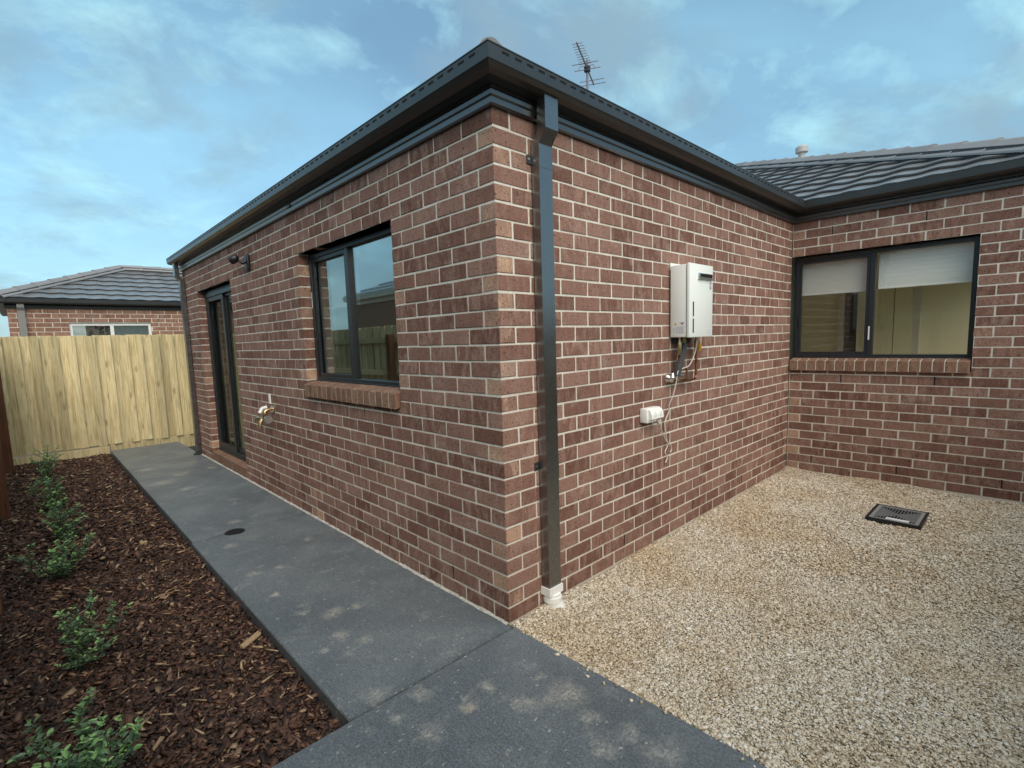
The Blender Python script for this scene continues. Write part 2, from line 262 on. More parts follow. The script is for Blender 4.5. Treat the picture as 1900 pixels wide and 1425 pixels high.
# ------------------------------------------------------------------ mesh helpers
def link(name, me, parent=None, loc=None):
    o = bpy.data.objects.new(name, me); C.objects.link(o)
    if loc is not None: o.location = loc
    if parent is not None:
        o.parent = parent
        if parent.type == 'EMPTY': o.matrix_parent_inverse = Matrix.Translation(parent.location).inverted()
    return o
def tag(o, label=None, cat=None, group=None, kind=None):
    for k, v in (('label', label), ('category', cat), ('group', group), ('kind', kind)):
        if v: o[k] = v
    return o
def empty(name, loc, label=None, cat=None, group=None, kind=None):
    e = bpy.data.objects.new(name, None); C.objects.link(e); e.location = loc; e.empty_display_size = 0.1
    return tag(e, label, cat, group, kind)
class MB:
    def __init__(s): s.v = []; s.f = []; s.mi = []
    def face(s, idx, m=0): s.f.append(tuple(idx)); s.mi.append(m)
    def poly(s, pts, m=0):
        b = len(s.v); s.v += [tuple(p) for p in pts]; s.face(range(b, b + len(pts)), m)
    def box(s, lo, hi, m=0, bev=0.0):
        x0, y0, z0 = lo; x1, y1, z1 = hi
        if bev <= 0:
            b = len(s.v); s.v += [(x0, y0, z0), (x1, y0, z0), (x1, y1, z0), (x0, y1, z0), (x0, y0, z1), (x1, y0, z1), (x1, y1, z1), (x0, y1, z1)]
            for q in ((0, 3, 2, 1), (4, 5, 6, 7), (0, 1, 5, 4), (1, 2, 6, 5), (2, 3, 7, 6), (3, 0, 4, 7)): s.face([b + i for i in q], m)
        else:
            bm = bmesh.new(); r = bmesh.ops.create_cube(bm, size=1)
            for vtx in bm.verts: vtx.co = ((x0 + x1) / 2 + vtx.co.x * (x1 - x0), (y0 + y1) / 2 + vtx.co.y * (y1 - y0), (z0 + z1) / 2 + vtx.co.z * (z1 - z0))
            bmesh.ops.bevel(bm, geom=list(bm.edges), offset=bev, segments=2, affect='EDGES', profile=0.5)
            s.bm(bm, m)
        return s
    def bm(s, bm, m=0, mat=None):
        b = len(s.v); bm.verts.index_update()
        for vtx in bm.verts: s.v.append(tuple(mat @ vtx.co if mat else vtx.co))
        for f in bm.faces: s.face([b + q.index for q in f.verts], m if m is not None else f.material_index)
        bm.free(); return s
    def tube(s, pts, r, n=10, m=0, cap=True):
        pts = [Vector(p) for p in pts]; rr = r if isinstance(r, (list, tuple)) else [r] * len(pts); rings = []
        up = None
        for i, p in enumerate(pts):
            dd = (pts[min(i + 1, len(pts) - 1)] - pts[max(i - 1, 0)]).normalized()
            if up is None: up = dd.orthogonal().normalized()
            up = (up - dd * up.dot(dd)); up = up.normalized() if up.length > 1e-6 else dd.orthogonal().normalized()
            sd_ = dd.cross(up); b = len(s.v)
            for k in range(n):
                a = 2 * math.pi * k / n; s.v.append(tuple(p + (up * math.cos(a) + sd_ * math.sin(a)) * rr[i]))
            rings.append(b)
        for a, b in zip(rings, rings[1:]):
            for k in range(n): s.face((a + k, a + (k + 1) % n, b + (k + 1) % n, b + k), m)
        if cap: s.face([rings[0] + k for k in reversed(range(n))], m); s.face([rings[-1] + k for k in range(n)], m)
        return s
    def cyl(s, p0, p1, r, n=20, m=0): return s.tube([p0, p1], r, n, m)
    def build(s, name, mats, parent=None, smooth=False):
        me = bpy.data.meshes.new(name); me.from_pydata(s.v, [], s.f)
        for x in (mats if isinstance(mats, (list, tuple)) else [mats]): me.materials.append(x)
        me.polygons.foreach_set('material_index', s.mi)
        if smooth: me.polygons.foreach_set('use_smooth', [True] * len(s.f)); me.set_sharp_from_angle(angle=R(40))
        me.update(); return link(name, me, parent)
def smooth_path(pts, sub=6):
    P = [Vector(p) for p in pts]; out = []
    for i in range(len(P) - 1):
        p0, p1, p2, p3 = P[max(i - 1, 0)], P[i], P[i + 1], P[min(i + 2, len(P) - 1)]
        for k in range(sub):
            u = k / sub; out.append(0.5 * ((2 * p1) + (p2 - p0) * u + (2 * p0 - 5 * p1 + 4 * p2 - p3) * u * u + (3 * p1 - p0 - 3 * p2 + p3) * u ** 3))
    out.append(P[-1]); return out
def sweep(profile, path, normals, closed=True):
    """profile: (outward offset, z); path: plan corners; normals: outward normal of each path segment"""
    mb = MB(); n = len(profile); rings = []
    for i, p in enumerate(path):
        nn_ = []
        if i > 0: nn_.append(normals[i - 1])
        if i < len(path) - 1: nn_.append(normals[i])
        ox, oy = (nn_[0][0], nn_[0][1]) if len(nn_) == 1 else (nn_[0][0] + nn_[1][0], nn_[0][1] + nn_[1][1])
        b = len(mb.v); rings.append(b)
        for o, z in profile: mb.v.append((p[0] + ox * o, p[1] + oy * o, z))
    for a, b in zip(rings, rings[1:]):
        for k in range(n if closed else n - 1): mb.face((a + k, b + k, b + (k + 1) % n, a + (k + 1) % n))
    if closed: mb.face([rings[0] + k for k in range(n)]); mb.face([rings[-1] + k for k in reversed(range(n))])
    return mb

# ------------------------------------------------------------------ ground, path, beds
mb = MB(); mb.poly([(-300, -300, -0.26), (300, -300, -0.26), (300, 300, -0.26), (-300, 300, -0.26)]); tag(mb.build('ground', DIRT), kind='structure')
path = empty('path', (-0.45, 2, -0.1), kind='structure')
def slab(x0, y0, x1, y1, jit=0.0):
    bm = bmesh.new(); bmesh.ops.create_cube(bm, size=1)
    for q in bm.verts: q.co = ((x0 + x1) / 2 + q.co.x * (x1 - x0), (y0 + y1) / 2 + q.co.y * (y1 - y0), -0.06 + q.co.z * 0.12)
    top = [e for e in bm.edges if all(q.co.z > -0.01 for q in e.verts)]
    bmesh.ops.bevel(bm, geom=top, offset=0.0035, segments=2, affect='EDGES')
    m_ = MB().bm(bm); m_.build('slab', PATH, path)
slab(-2.02, -2.93, 0.0, -0.040)
slab(-0.915, -0.032, -0.012, 2.598); slab(-0.905, 2.608, -0.012, 5.238); slab(-0.900, 5.248, -0.012, 7.86)
fm = MB(); prev = None; y = 0.0
while y < 6.5:
    h0, h1 = 0.004 + random.random() * 0.010, 0.004 + random.random() * 0.010; wd = 0.001 + random.random() * 0.006; y2 = y + 0.03 + random.random() * 0.05
    fm.poly([(-0.014 - wd, y, 0.0015), (-0.014 - wd, y2, 0.0015), (-0.0015, y2, h1), (-0.0015, y, h0)]); y = y2
fm.build('joint_filler', FILL, path)

mb = MB(); nx, ny = 14, 80
for j in range(ny + 1):
    for i in range(nx + 1):
        x = -2.10 + 1.20 * i / nx; yy = -0.05 + 7.95 * j / ny
        z = -0.062 + 0.012 * math.sin(x * 9 + yy * 3) * math.sin(yy * 4.1) + 0.02 * min(1, max(0, (-1.2 - x) / 0.5)); mb.v.append((x, yy, z))
for j in range(ny):
    for i in range(nx): a = j * (nx + 1) + i; mb.face((a, a + 1, a + nx + 2, a + nx + 1))
tag(mb.build('mulch_bed', SOIL, smooth=True), kind='structure')
def bedz(x, yy): return -0.062 + 0.012 * np.sin(x * 9 + yy * 3) * np.sin(yy * 4.1) + 0.02 * np.clip((-1.2 - x) / 0.5, 0, 1)
mb = MB(); nx, ny = 60, 50
def gz(x, yy): return -0.020 + 0.014 * np.sin(x * 2.3 + 0.5) * np.sin(yy * 2.9) + 0.007 * np.sin(x * 6.1 + yy * 5.2) + 0.004 * np.sin(x * 13.0 - yy * 9.0) * np.sin(yy * 11.0) + 0.020 * np.exp(np.asarray(yy) / 0.10) + 0.020 * np.exp((np.asarray(x) - 4.19) / 0.10)
for j in range(ny + 1):
    for i in range(nx + 1):
        x = 0.0 + 4.19 * i / nx; yy = -2.94 + 2.94 * j / ny; mb.v.append((x, yy, float(gz(x, yy))))
for j in range(ny):
    for i in range(nx): a = j * (nx + 1) + i; mb.face((a, a + 1, a + nx + 2, a + nx + 1))
mb.poly([(4.19, -2.94, -0.024), (9, -2.94, -0.024), (9, -1.91, -0.024), (4.19, -1.91, -0.024)])
tag(mb.build('gravel_ground', GBED, smooth=True), kind='structure')

def scatter(name, pos, size, rot, mats, mi=None, label=None, cat=None, jitter=0.22, kind='stuff', keep=None):
    """pos (n,3), size (n,3), rot (n,3) -> angular little lumps, one mesh"""
    n = len(pos); cube = np.array([(-1, -1, -1), (1, -1, -1), (1, 1, -1), (-1, 1, -1), (-1, -1, 1), (1, -1, 1), (1, 1, 1), (-1, 1, 1)], float) * 0.5
    F = np.array([(0, 3, 2, 1), (4, 5, 6, 7), (0, 1, 5, 4), (1, 2, 6, 5), (2, 3, 7, 6), (3, 0, 4, 7)])
    v = cube[None] + rng.uniform(-jitter, jitter, (n, 8, 3)); v *= size[:, None, :]
    cx, sx = np.cos(rot[:, 0]), np.sin(rot[:, 0]); cy, sy = np.cos(rot[:, 1]), np.sin(rot[:, 1]); cz, sz = np.cos(rot[:, 2]), np.sin(rot[:, 2])
    x, yv, z = v[..., 0], v[..., 1], v[..., 2]
    yv, z = yv * cx[:, None] - z * sx[:, None], yv * sx[:, None] + z * cx[:, None]
    x, z = x * cy[:, None] + z * sy[:, None], -x * sy[:, None] + z * cy[:, None]
    x, yv = x * cz[:, None] - yv * sz[:, None], x * sz[:, None] + yv * cz[:, None]
    v = np.stack([x, yv, z], -1) + pos[:, None, :]
    f = (F[None] + (np.arange(n) * 8)[:, None, None]).reshape(-1, 4)
    me = bpy.data.meshes.new(name); me.vertices.add(n * 8); me.vertices.foreach_set('co', v.reshape(-1)); me.loops.add(len(f) * 4); me.loops.foreach_set('vertex_index', f.reshape(-1).astype(np.int32))
    me.polygons.add(len(f)); me.polygons.foreach_set('loop_start', (np.arange(len(f)) * 4).astype(np.int32)); me.polygons.foreach_set('loop_total', np.full(len(f), 4, np.int32))
    for m in mats: me.materials.append(m)
    if mi is not None: me.polygons.foreach_set('material_index', np.repeat(mi, 6).astype(np.int32))
    me.update(calc_edges=True); me.validate(); o = link(name, me); return tag(o, label, cat, kind=kind)
# gravel: density and size by distance from the viewpoint
def gravel(n, x0, x1, y0, y1, smin, smax):
    x = rng.uniform(x0, x1, n); yy = rng.uniform(y0, y1, n)
    s = rng.uniform(smin, smax, n)[:, None] * rng.uniform(0.6, 1.25, (n, 3)); s[:, 2] *= 0.55
    z = gz(x, yy) + rng.uniform(0.000, 0.009, n); return np.c_[x, yy, z], s, np.c_[rng.uniform(-0.3, 0.3, (n, 2)), rng.uniform(0, 6.28, n)]
gp = [gravel(88000, 0.015, 1.7, -2.1, -0.015, 0.005, 0.0108), gravel(5500, 0.015, 4.17, -2.3, -0.015, 0.011, 0.017), gravel(60000, 1.7, 4.17, -2.1, -0.015, 0.006, 0.0125), gravel(7000, 0.015, 4.3, -2.92, -2.1, 0.012, 0.022)]
nb = 1500; bx_ = rng.uniform(0.006, 0.05, nb); by_ = rng.uniform(-2.4, -0.02, nb); bs = rng.uniform(0.006, 0.013, nb)[:, None] * rng.uniform(0.7, 1.2, (nb, 3))
gp.append((np.c_[bx_, by_, gz(bx_, by_) + rng.uniform(0.004, 0.013, nb)], bs, rng.uniform(-1, 1, (nb, 3)) * 2))
ns = 24; sxp = -rng.exponential(0.035, ns) - 0.004; syp = rng.uniform(-2.3, -0.1, ns); sss = rng.uniform(0.006, 0.013, ns)[:, None] * rng.uniform(0.7, 1.2, (ns, 3))
gp.append((np.c_[sxp, syp, sss[:, 2] * 0.4 + 0.0005], sss, np.c_[rng.uniform(-.3, .3, (ns, 2)), rng.uniform(0, 6.28, ns)]))
P_, S_, R_ = (np.concatenate([q[i] for q in gp]) for i in range(3))
k = ~((P_[:, 0] > 2.96) & (P_[:, 0] < 3.36) & (P_[:, 1] > -1.30) & (P_[:, 1] < -0.97)); P_, S_, R_ = P_[k], S_[k], R_[k]
scatter('gravel', P_, S_, R_, [STONE], label='cream and tan crushed gravel covering the yard beside the path', cat='gravel')
# bark mulch
def bark(n, y0, y1, l0, l1):
    x = rng.uniform(-2.06, -0.925, n); yy = rng.uniform(y0, y1, n); L = rng.uniform(l0, l1, n) * rng.uniform(0.5, 1.15, n)
    s = np.c_[L, L * rng.uniform(0.22, 0.6, n), rng.uniform(0.003, 0.008, n)]
    return np.c_[x, yy, bedz(x, yy) + rng.uniform(0.0, 0.026, n)], s, np.c_[rng.normal(0, 0.35, (n, 2)), rng.uniform(0, 6.28, n)]
bp = [bark(20000, -0.03, 2.6, 0.012, 0.052), bark(16000, 2.6, 7.85, 0.02, 0.062)]
P_, S_, R_ = (np.concatenate([q[i] for q in bp]) for i in range(3))
tag(scatter('bark_mulch', P_, S_, R_, [BARK], jitter=0.2, label='dark brown bark mulch filling the garden bed beside the path', cat='mulch'))
n = 520; x = rng.uniform(-2.05, -0.93, n); yy = rng.uniform(-0.02, 7.7, n) ** 1.0; L = rng.uniform(0.02, 0.06, n)
scatter('splinters', np.c_[x, yy, bedz(x, yy) + rng.uniform(0.022, 0.034, n)], np.c_[L, L * rng.uniform(0.08, 0.26, n), rng.uniform(0.002, 0.005, n)], np.c_[rng.normal(0, 0.2, (n, 2)), rng.uniform(0, 6.28, n)], [CHIP], label='pale timber splinters mixed through the dark mulch', cat='splinters', jitter=0.25)
# the one big pale chip by the path edge and a pale round offcut
mb = MB()
for k_ in range(4): mb.box((-0.06, -0.014 + k_ * 0.0065, 0), (0.05 + 0.012 * (k_ % 2), -0.008 + k_ * 0.0065, 0.008 + 0.002 * k_))
o = mb.build('wood_chip', CHIP); o.location = (-1.0, 0.90, -0.028); o.rotation_euler = (0.05, -0.08, R(28)); tag(o, 'long pale split wood chip lying on mulch by the path edge', 'wood chip')
mb = MB(); mb.tube([(0, 0, 0), (0, 0, 0.022), (0.002, 0, 0.024)], [0.026, 0.028, 0.024], 12); o = mb.build('wood_offcut', CHIP); o.location = (-1.17, 2.97, -0.034); tag(o, 'small round pale wood offcut on the mulch', 'offcut')

# ------------------------------------------------------------------ brickwork
BH, BL, BD, JT = 0.076, 0.230, 0.110, 0.010
_bm_cache = {}
def brick_mesh(L, var, kind, h=BH):
    key = (round(L, 3), var, kind, round(h, 3))
    if key in _bm_cache: return _bm_cache[key]
    rs = random.Random(hash(key[:2]) % 1000 + var); bm = bmesh.new(); bmesh.ops.create_cube(bm, size=1)
    for q in bm.verts: q.co = (q.co.x * L, BD / 2 + q.co.y * BD, h / 2 + q.co.z * h)
    bmesh.ops.bevel(bm, geom=list(bm.edges), offset=0.0028, segments=1, affect='EDGES')
    for q in bm.verts: q.co += Vector((rs.uniform(-1, 1), rs.uniform(-.6, .6), rs.uniform(-1, 1))) * 0.0017
    bm.normal_update()
    for f in bm.faces: f.material_index = 1 if (abs(f.normal.x) > 0.9 and kind != 'n') else 0
    me = bpy.data.meshes.new('brick'); bm.to_mesh(me); bm.free()
    a, b = {'s': (BR, BT), 'r': (BR, BR), 't': (BT, BT), 'n': (BN, BN)}[kind]; me.materials.append(a); me.materials.append(b)
    _bm_cache[key] = me; return me
ZROW = lambda r: r * 0.086 + 0.005
class Wall:
    """face point F0, plan direction u, inward rotation rz; bricks collected then split into singles and the rest"""
    def __init__(s, f0, u, rz): s.f0 = Vector(f0); s.u = Vector(u); s.rz = rz; s.b = []
    def add(s, u0, u1, row, kind=None, z=None, h=BH):
        L = u1 - u0
        if L < 0.022: return
        if kind is None: kind = ('t' if random.random() < (0.65 if u0 < 1.0 or 2.2 < u0 < 2.5 else 0.15) else 'r') if L < 0.14 else ('s' if u0 < 0.01 and random.random() < (0.85 if abs(s.u.y) > 0.5 else 0.3) else 'r')
        s.b.append((round(L, 3), (u0 + u1) / 2, ZROW(row) if z is None else z, kind, h))
    def course(s, row, a, b, phase, holes=(), kind=None):
        seg = [(a, b)]
        for h0, h1, r0, r1 in holes:
            if r0 <= row <= r1:
                seg = [q for p0, p1 in seg for q in ((p0, min(p1, h0)), (max(p0, h1), p1)) if q[1] - q[0] > 0.02]
        for p0, p1 in seg:
            n0 = math.floor((p0 - phase) / 0.24) - 1
            while phase + n0 * 0.24 < p1:
                x0 = phase + n0 * 0.24 + 0.005; x1 = x0 + 0.230; n0 += 1
                x0, x1 = max(x0, p0), min(x1, p1)
                if x1 - x0 > 0.022: s.add(x0, x1, row, kind)
    def place(s, item):
        L, um, z, kind, h = item; p = s.f0 + s.u * um
        rq = random.Random(int(um * 7919 + z * 104729)); return Matrix.Translation((p.x, p.y, z + p.z + rq.uniform(-.0013, .0013))) @ Matrix.Rotation(s.rz, 4, 'Z') @ Matrix.Rotation(rq.uniform(-.0055, .0055), 4, 'Y') @ Matrix.Scale(1 - rq.random() * 0.014, 4, (1, 0, 0))
def joined_bricks(name, wall, items, parent, mats):
    vs_, fs, mi, nv = [], [], [], 0
    for i, it in enumerate(items):
        me = brick_mesh(it[0], i % 3, it[3], it[4]); M = np.array(wall.place(it)); co = np.empty(len(me.vertices) * 3); me.vertices.foreach_get('co', co); co = co.reshape(-1, 3)
        co[:, 1] += rng.uniform(-0.0008, 0.0012)
        vs_.append(co @ M[:3, :3].T + M[:3, 3])
        lut = {'s': (0, 1), 'r': (0, 0), 't': (1, 1), 'n': (0, 0)}[it[3]]
        for f in me.polygons: fs.append([q + nv for q in f.vertices]); mi.append(lut[f.material_index])
        nv += len(co)
    me = bpy.data.meshes.new(name); me.from_pydata(np.concatenate(vs_).tolist(), [], fs)
    for m in mats: me.materials.append(m)
    me.polygons.foreach_set('material_index', mi); me.update(); o = link(name, me, parent); o['kind'] = 'stuff'; return o

NR = 30                       # courses 0..29
WIN = (0.95, 2.40, 13, 25); DOOR = (4.31, 5.76, 0, 25)
house = empty('brick_house', (2, 3, 0), 'single storey red brick house with dark tiled hip roof and charcoal gutters', 'house')
HW = {}
L_ = Wall((0, 0, 0), (0, 1, 0), R(-90)); R_w = Wall((0, 0, 0), (1, 0, 0), 0.0); W_ = Wall((4.19, 0, 0), (0, -1, 0), R(-90)); S_w = Wall((4.19, -1.91, 0), (1, 0, 0), 0.0)
WWIN = (-0.05, 1.432, 13, 25)
for r in range(NR):
    odd = r % 2
    L_.course(r, 0.0 if odd else 0.12, 2.395, 0.235 if odd else 0.115, [WIN])
    L_.course(r, 2.407, 6.47, 0.235 if odd else 0.115, [DOOR])
    R_w.course(r, 0.12 if odd else 0.0, 4.182, 0.115 if odd else 0.235)
    W_.course(r, 0.008, 1.91 if odd else 1.79, 0.235 if odd else 0.115, [WWIN])
    S_w.course(r, 0.12 if odd else 0.0, 5.0, 0.115 if odd else 0.235, [(0.84, 3.0, 0, 25)])
def cut_row(wl, a, b):        # shallow cut course just under a window sill sits in row 12
    keep = []
    for it in wl.b:
        if abs(it[2] - ZROW(12)) < 1e-4 and a - 0.01 < it[1] - it[0] / 2 + 0.006 and it[1] + it[0] / 2 < b + 0.01: keep.append((it[0], it[1], it[2], 'r', 0.036))
        elif abs(it[2] - ZROW(12)) < 1e-4 and it[1] + it[0] / 2 > a and it[1] - it[0] / 2 < b:
            u0, u1 = it[1] - it[0] / 2, it[1] + it[0] / 2
            for p0, p1, hh in ((u0, min(u1, a), BH), (max(u0, a), min(u1, b), 0.036), (max(u0, b), u1, BH)):
                if p1 - p0 > 0.02: keep.append((round(p1 - p0, 3), (p0 + p1) / 2, it[2], 'r', hh))
        else: keep.append(it)
    wl.b = keep
cut_row(L_, 0.95, 2.395); cut_row(W_, -0.05, 1.432)
# brick as big as it looks from the yard decides which are singles
def screen_area(wl, it):
    p = wl.f0 + wl.u * it[1]; q = Vector((p.x, p.y, it[2])) - CAM; dist = q.length
    nrm = Vector((-1, 0, 0)) if abs(wl.u.y) > 0.5 else Vector((0, -1, 0)); return it[0] * it[4] * abs(q.normalized().dot(nrm)) / dist ** 2
def slabs(mb, ax, face, u0, u1, z0, z1, holes):
    """mortar body between depth 4 mm and 106 mm, split round openings; ax 'x' = face at constant x"""
    us = sorted({u0, u1, *[h[0] for h in holes], *[h[1] for h in holes]}); us = [q for q in us if u0 <= q <= u1]
    for a, b in zip(us, us[1:]):
        zs = [z0]; hz = [(h[2], h[3]) for h in holes if h[0] <= a and h[1] >= b]
        for h in hz: zs += [h[0], h[1]]
        zs.append(z1)
        for c0, c1 in zip(zs[::2], zs[1::2]):
            if c1 - c0 < 1e-4: continue
            if ax == 'x': mb.box((face + 0.0035, a, c0), (face + 0.1065, b, c1))
            else: mb.box((a, face + 0.0035, c0), (b, face + 0.1065, c1))
ZT = 2.60
mb = MB(); slabs(mb, 'x', 0, 0.0035, 2.396, -0.1, ZT, [(0.9465, 2.396, 1.075, 2.2395)]); slabs(mb, 'x', 0, 2.4105, 6.4665, -0.1, ZT, [(4.3065, 5.7635, -0.1, 2.2395)])
mb.box((0.02, 2.3965, -0.1), (0.09, 2.4055, 1.07), 1); mb.box((0.02, 2.3965, 2.24), (0.09, 2.4055, ZT), 1)
WL = mb.build('wall', [MORT, VOID], house)
mb = MB(); slabs(mb, 'y', 0, 0.1075, 4.186, -0.1, ZT, []); WR = mb.build('wall', MORT, house)
mb = MB(); slabs(mb, 'x', 4.19, -1.9065, -0.002, -0.1, ZT, [(-1.4355, -0.002, 1.075, 2.2395)]); WW = mb.build('wall', MORT, house)
mb = MB(); slabs(mb, 'y', -1.91, 4.2975, 9.0, -0.1, ZT, [(5.03, 7.19, 0.0, 2.2395)]); WS = mb.build('wall', MORT, house); MB().box((0.12, 6.36, -0.1), (19.7, 6.46, ZT)).build('wall', MORT, house); MB().box((9.002, -1.9, -0.1), (19.7, -1.8, ZT)).build('wall', BR, house)
cand = [(screen_area(wl, it), wl, it, par) for wl, par in ((L_, WL), (R_w, WR), (W_, WW)) for it in wl.b if it[4] == BH]
def in_view(wl, it):
    p = wl.f0 + wl.u * it[1]; return not (wl is R_w and 0.24 < it[1] < 0.40) and not (wl is W_ and it[1] > 1.75)
cand = [q for q in cand if in_view(q[1], q[2])]; cand.sort(key=lambda q: -q[0]); single = {id(q[2]) for q in cand[:298]}
for i, (a, wl, it, par) in enumerate(cand[:298]):
    o = bpy.data.objects.new('brick', brick_mesh(it[0], i % 3, it[3])); C.objects.link(o); o.matrix_world = wl.place(it) @ Matrix.Translation((0, random.uniform(-0.0008, 0.0012), 0)); o.parent = par
for wl, par in ((L_, WL), (R_w, WR), (W_, WW), (S_w, WS)):
    joined_bricks('brickwork', wl, [it for it in wl.b if id(it) not in single], par, [BR, BT])
# weep holes: open perpends
def weeps(lst, ax, face, parent):
    for u, row in lst:
        z0 = ZROW(row) - 0.002; z1 = z0 + 0.080; mb = MB()
        if ax == 'x': mb.box((face + 0.0022, u - 0.0048, z0), (face + 0.03, u + 0.0048, z1))
        else: mb.box((u - 0.0048, face + 0.0022, z0), (u + 0.0048, face + 0.03, z1))
        mb.build('weep_hole', VOID, parent)
weeps([(0.475, 1), (1.195, 1), (1.915, 1), (1.435, 11), (2.155, 11), (1.435, 27)], 'x', 0, WL)
weeps([(1.075, 1), (2.035, 1), (2.995, 1)], 'y', 0, WR)
weeps([(-0.355, 28), (-1.075, 28), (-0.475, 11), (-1.195, 11), (-0.235, 1), (-0.955, 1), (-1.675, 1)], 'x', 4.19, WW)

# ------------------------------------------------------------------ windows
def sill(parent, ax_face, u0, u1, n, flip):
    """row of sloped sill bricks in front of plane x = ax_face, y from u0 to u1"""
    p = (u1 - u0) / n
    for k in range(n):
        y0 = u0 + k * p + 0.004; y1 = u0 + (k + 1) * p - 0.004; bm = bmesh.new(); bmesh.ops.create_cube(bm, size=1); sl = 0.20; dz = random.uniform(-.0015, .0015)
        for q in bm.verts:
            fx = q.co.x + 0.5; x = ax_face - 0.035 + fx * 0.139; zb = 1.066 + fx * 0.150 * sl; q.co = (x, (y0 + y1) / 2 + q.co.y * (y1 - y0), zb + (q.co.z + 0.5) * 0.104 + dz)
        bmesh.ops.bevel(bm, geom=list(bm.edges), offset=0.003, segments=1, affect='EDGES'); MB().bm(bm).build('sill_brick', BS, parent)
    mb = MB(); a, b = u0 + 0.012, u1 - 0.012; f = ax_face
    mb.poly([(f - 0.031, a, 1.072), (f - 0.031, b, 1.072), (f - 0.031, b, 1.165), (f - 0.031, a, 1.165)]); mb.poly([(f - 0.031, a, 1.1655), (f - 0.031, b, 1.1655), (f + 0.104, b, 1.195), (f + 0.104, a, 1.195)])
    mb.poly([(f - 0.031, a, 1.072), (f - 0.031, a, 1.165), (f + 0.1, a, 1.195), (f + 0.1, a, 1.1)]); mb.poly([(f - 0.031, b, 1.072), (f + 0.1, b, 1.1), (f + 0.1, b, 1.195), (f - 0.031, b, 1.165)])
    mb.build('sill_mortar', MORT, parent)
def frame_rect(mb, x0, x1, ya, yb, za, zb, wd, bev=0.003):
    mb.box((x0, ya, za), (x1, yb, za + wd), 0, bev); mb.box((x0, ya, zb - wd), (x1, yb, zb), 0, bev)
    mb.box((x0 + .0005, ya + .0004, za + wd - .002), (x1 - .0005, ya + wd, zb - wd + .002), 0, bev); mb.box((x0 + .0005, yb - wd, za + wd - .002), (x1 - .0005, yb - .0004, zb - wd + .002), 0, bev)
def window(face, ya, yb, mull, slide_lo, parent, label, n_sill, GLASS=GLASS):
    """ya<yb; mull = y of meeting stile; slide_lo: sliding sash with screen spans mull..yb (True) or ya..mull"""
    x0 = face + 0.082; zb_, zt = 1.190, 2.232
    mb = MB(); frame_rect(mb, x0, x0 + 0.065, ya, yb, zb_, zt, 0.036); mb.box((x0 + 0.004, mull - 0.022, zb_ + 0.03), (x0 + 0.058, mull + 0.022, zt - 0.03), 0, 0.003)
    mb.box((x0 - 0.010, ya, zb_ - 0.004), (x0 + 0.02, yb, zb_ + 0.014), 0, 0.002)
    fr = mb.build('window', ALU, parent); tag(fr, label)
    sa, sb = (mull, yb) if slide_lo else (ya, mull); fa, fb = (ya, mull) if slide_lo else (mull, yb)
    mb = MB(); frame_rect(mb, x0 + 0.012, x0 + 0.034, sa + (0.018 if slide_lo else 0.034), sb - (0.034 if slide_lo else 0.018), zb_ + 0.034, zt - 0.034, 0.032, 0.002); mb.build('sash', ALU, fr)
    e1, e2 = (0.03, 0.06) if slide_lo else (0.06, 0.03)
    MB().box((x0 + 0.020, sa + e1, zb_ + 0.06), (x0 + 0.0215, sb - e2, zt - 0.06)).build('fly_screen', SCREEN, fr)
    MB().box((x0 + 0.040, sa + 0.02, zb_ + 0.03), (x0 + 0.045, sb - 0.02, zt - 0.03)).build('pane', GLASS, fr)
    MB().box((x0 + 0.030, fa + 0.02, zb_ + 0.03), (x0 + 0.035, fb - 0.02, zt - 0.03)).build('pane', GLASS, fr)
    yl = (sb - 0.05) if slide_lo else (sa + 0.05)
    mb = MB(); mb.box((x0 + 0.000, yl - 0.012, 1.52), (x0 + 0.014, yl + 0.012, 1.62), 0, 0.004); mb.build('latch', BLK, fr)
    sill(fr, face, ya + (0.0 if slide_lo else 0.006), yb - 0.004, n_sill, slide_lo)
    mb = MB(); mb.box((face + 0.004, ya - 0.05, 2.2395), (face + 0.10, yb + 0.05, 2.2445)); mb.build('lintel', METAL, fr)
    return fr
w1 = window(0.0, 0.953, 2.393, 1.735, True, house, 'sliding window with dark frame beside the glass door', 17)
w2 = window(4.19, -1.429, -0.003, -0.683, True, house, 'sliding window with dark frame and white roller blind', 17, GLASSW)
mb = MB(); mb.box((0.080, 2.372, 1.80), (0.0815, 2.380, 1.93)); mb.build('sticker', WPL, w1)
mb = MB(); mb.box((4.268, -0.679, 1.37), (4.271, -0.668, 1.50)); mb.build('sticker', WPL, w2)
# roller blinds
def blind(x, ya, yb, z0, parent, flat=0.0):
    mb = MB(); mb.box((x, ya, z0), (x + 0.002, yb, 2.20)); b = mb.build('blind', BLIND, parent)
    MB().box((x - 0.006, ya, z0 - 0.012), (x + 0.012, yb, z0 + 0.004), 0, 0.003).build('hem_bar', WPL, b) if False else MB().box((x - 0.006, ya, z0 - 0.012), (x + 0.012, yb, z0 + 0.004), 0, 0.003).build('hem_bar', WPL, parent)
    MB().cyl((x + 0.03, ya, 2.205), (x + 0.03, yb, 2.205), 0.022, 12).build('roller', WPL, parent)
blind(4.36, -1.395, -0.715, 1.865, w2); blind(4.36, -0.66, -0.035, 1.855, w2); blind(0.20, 1.78, 2.26, 1.80, w1)
mb = MB(); ch = [(0.19, 2.28, 2.18)] + [(0.19, 2.28 - 0.004 * math.sin(i), 2.18 - 0.1 * i) for i in range(1, 7)] + [(0.19, 2.27, 1.46), (0.19, 2.24, 1.42), (0.19, 2.215, 1.47), (0.19, 2.21, 2.15)]
mb.tube(smooth_path(ch, 3), 0.0035, 6).build('blind_chain', WPL, w1, True)
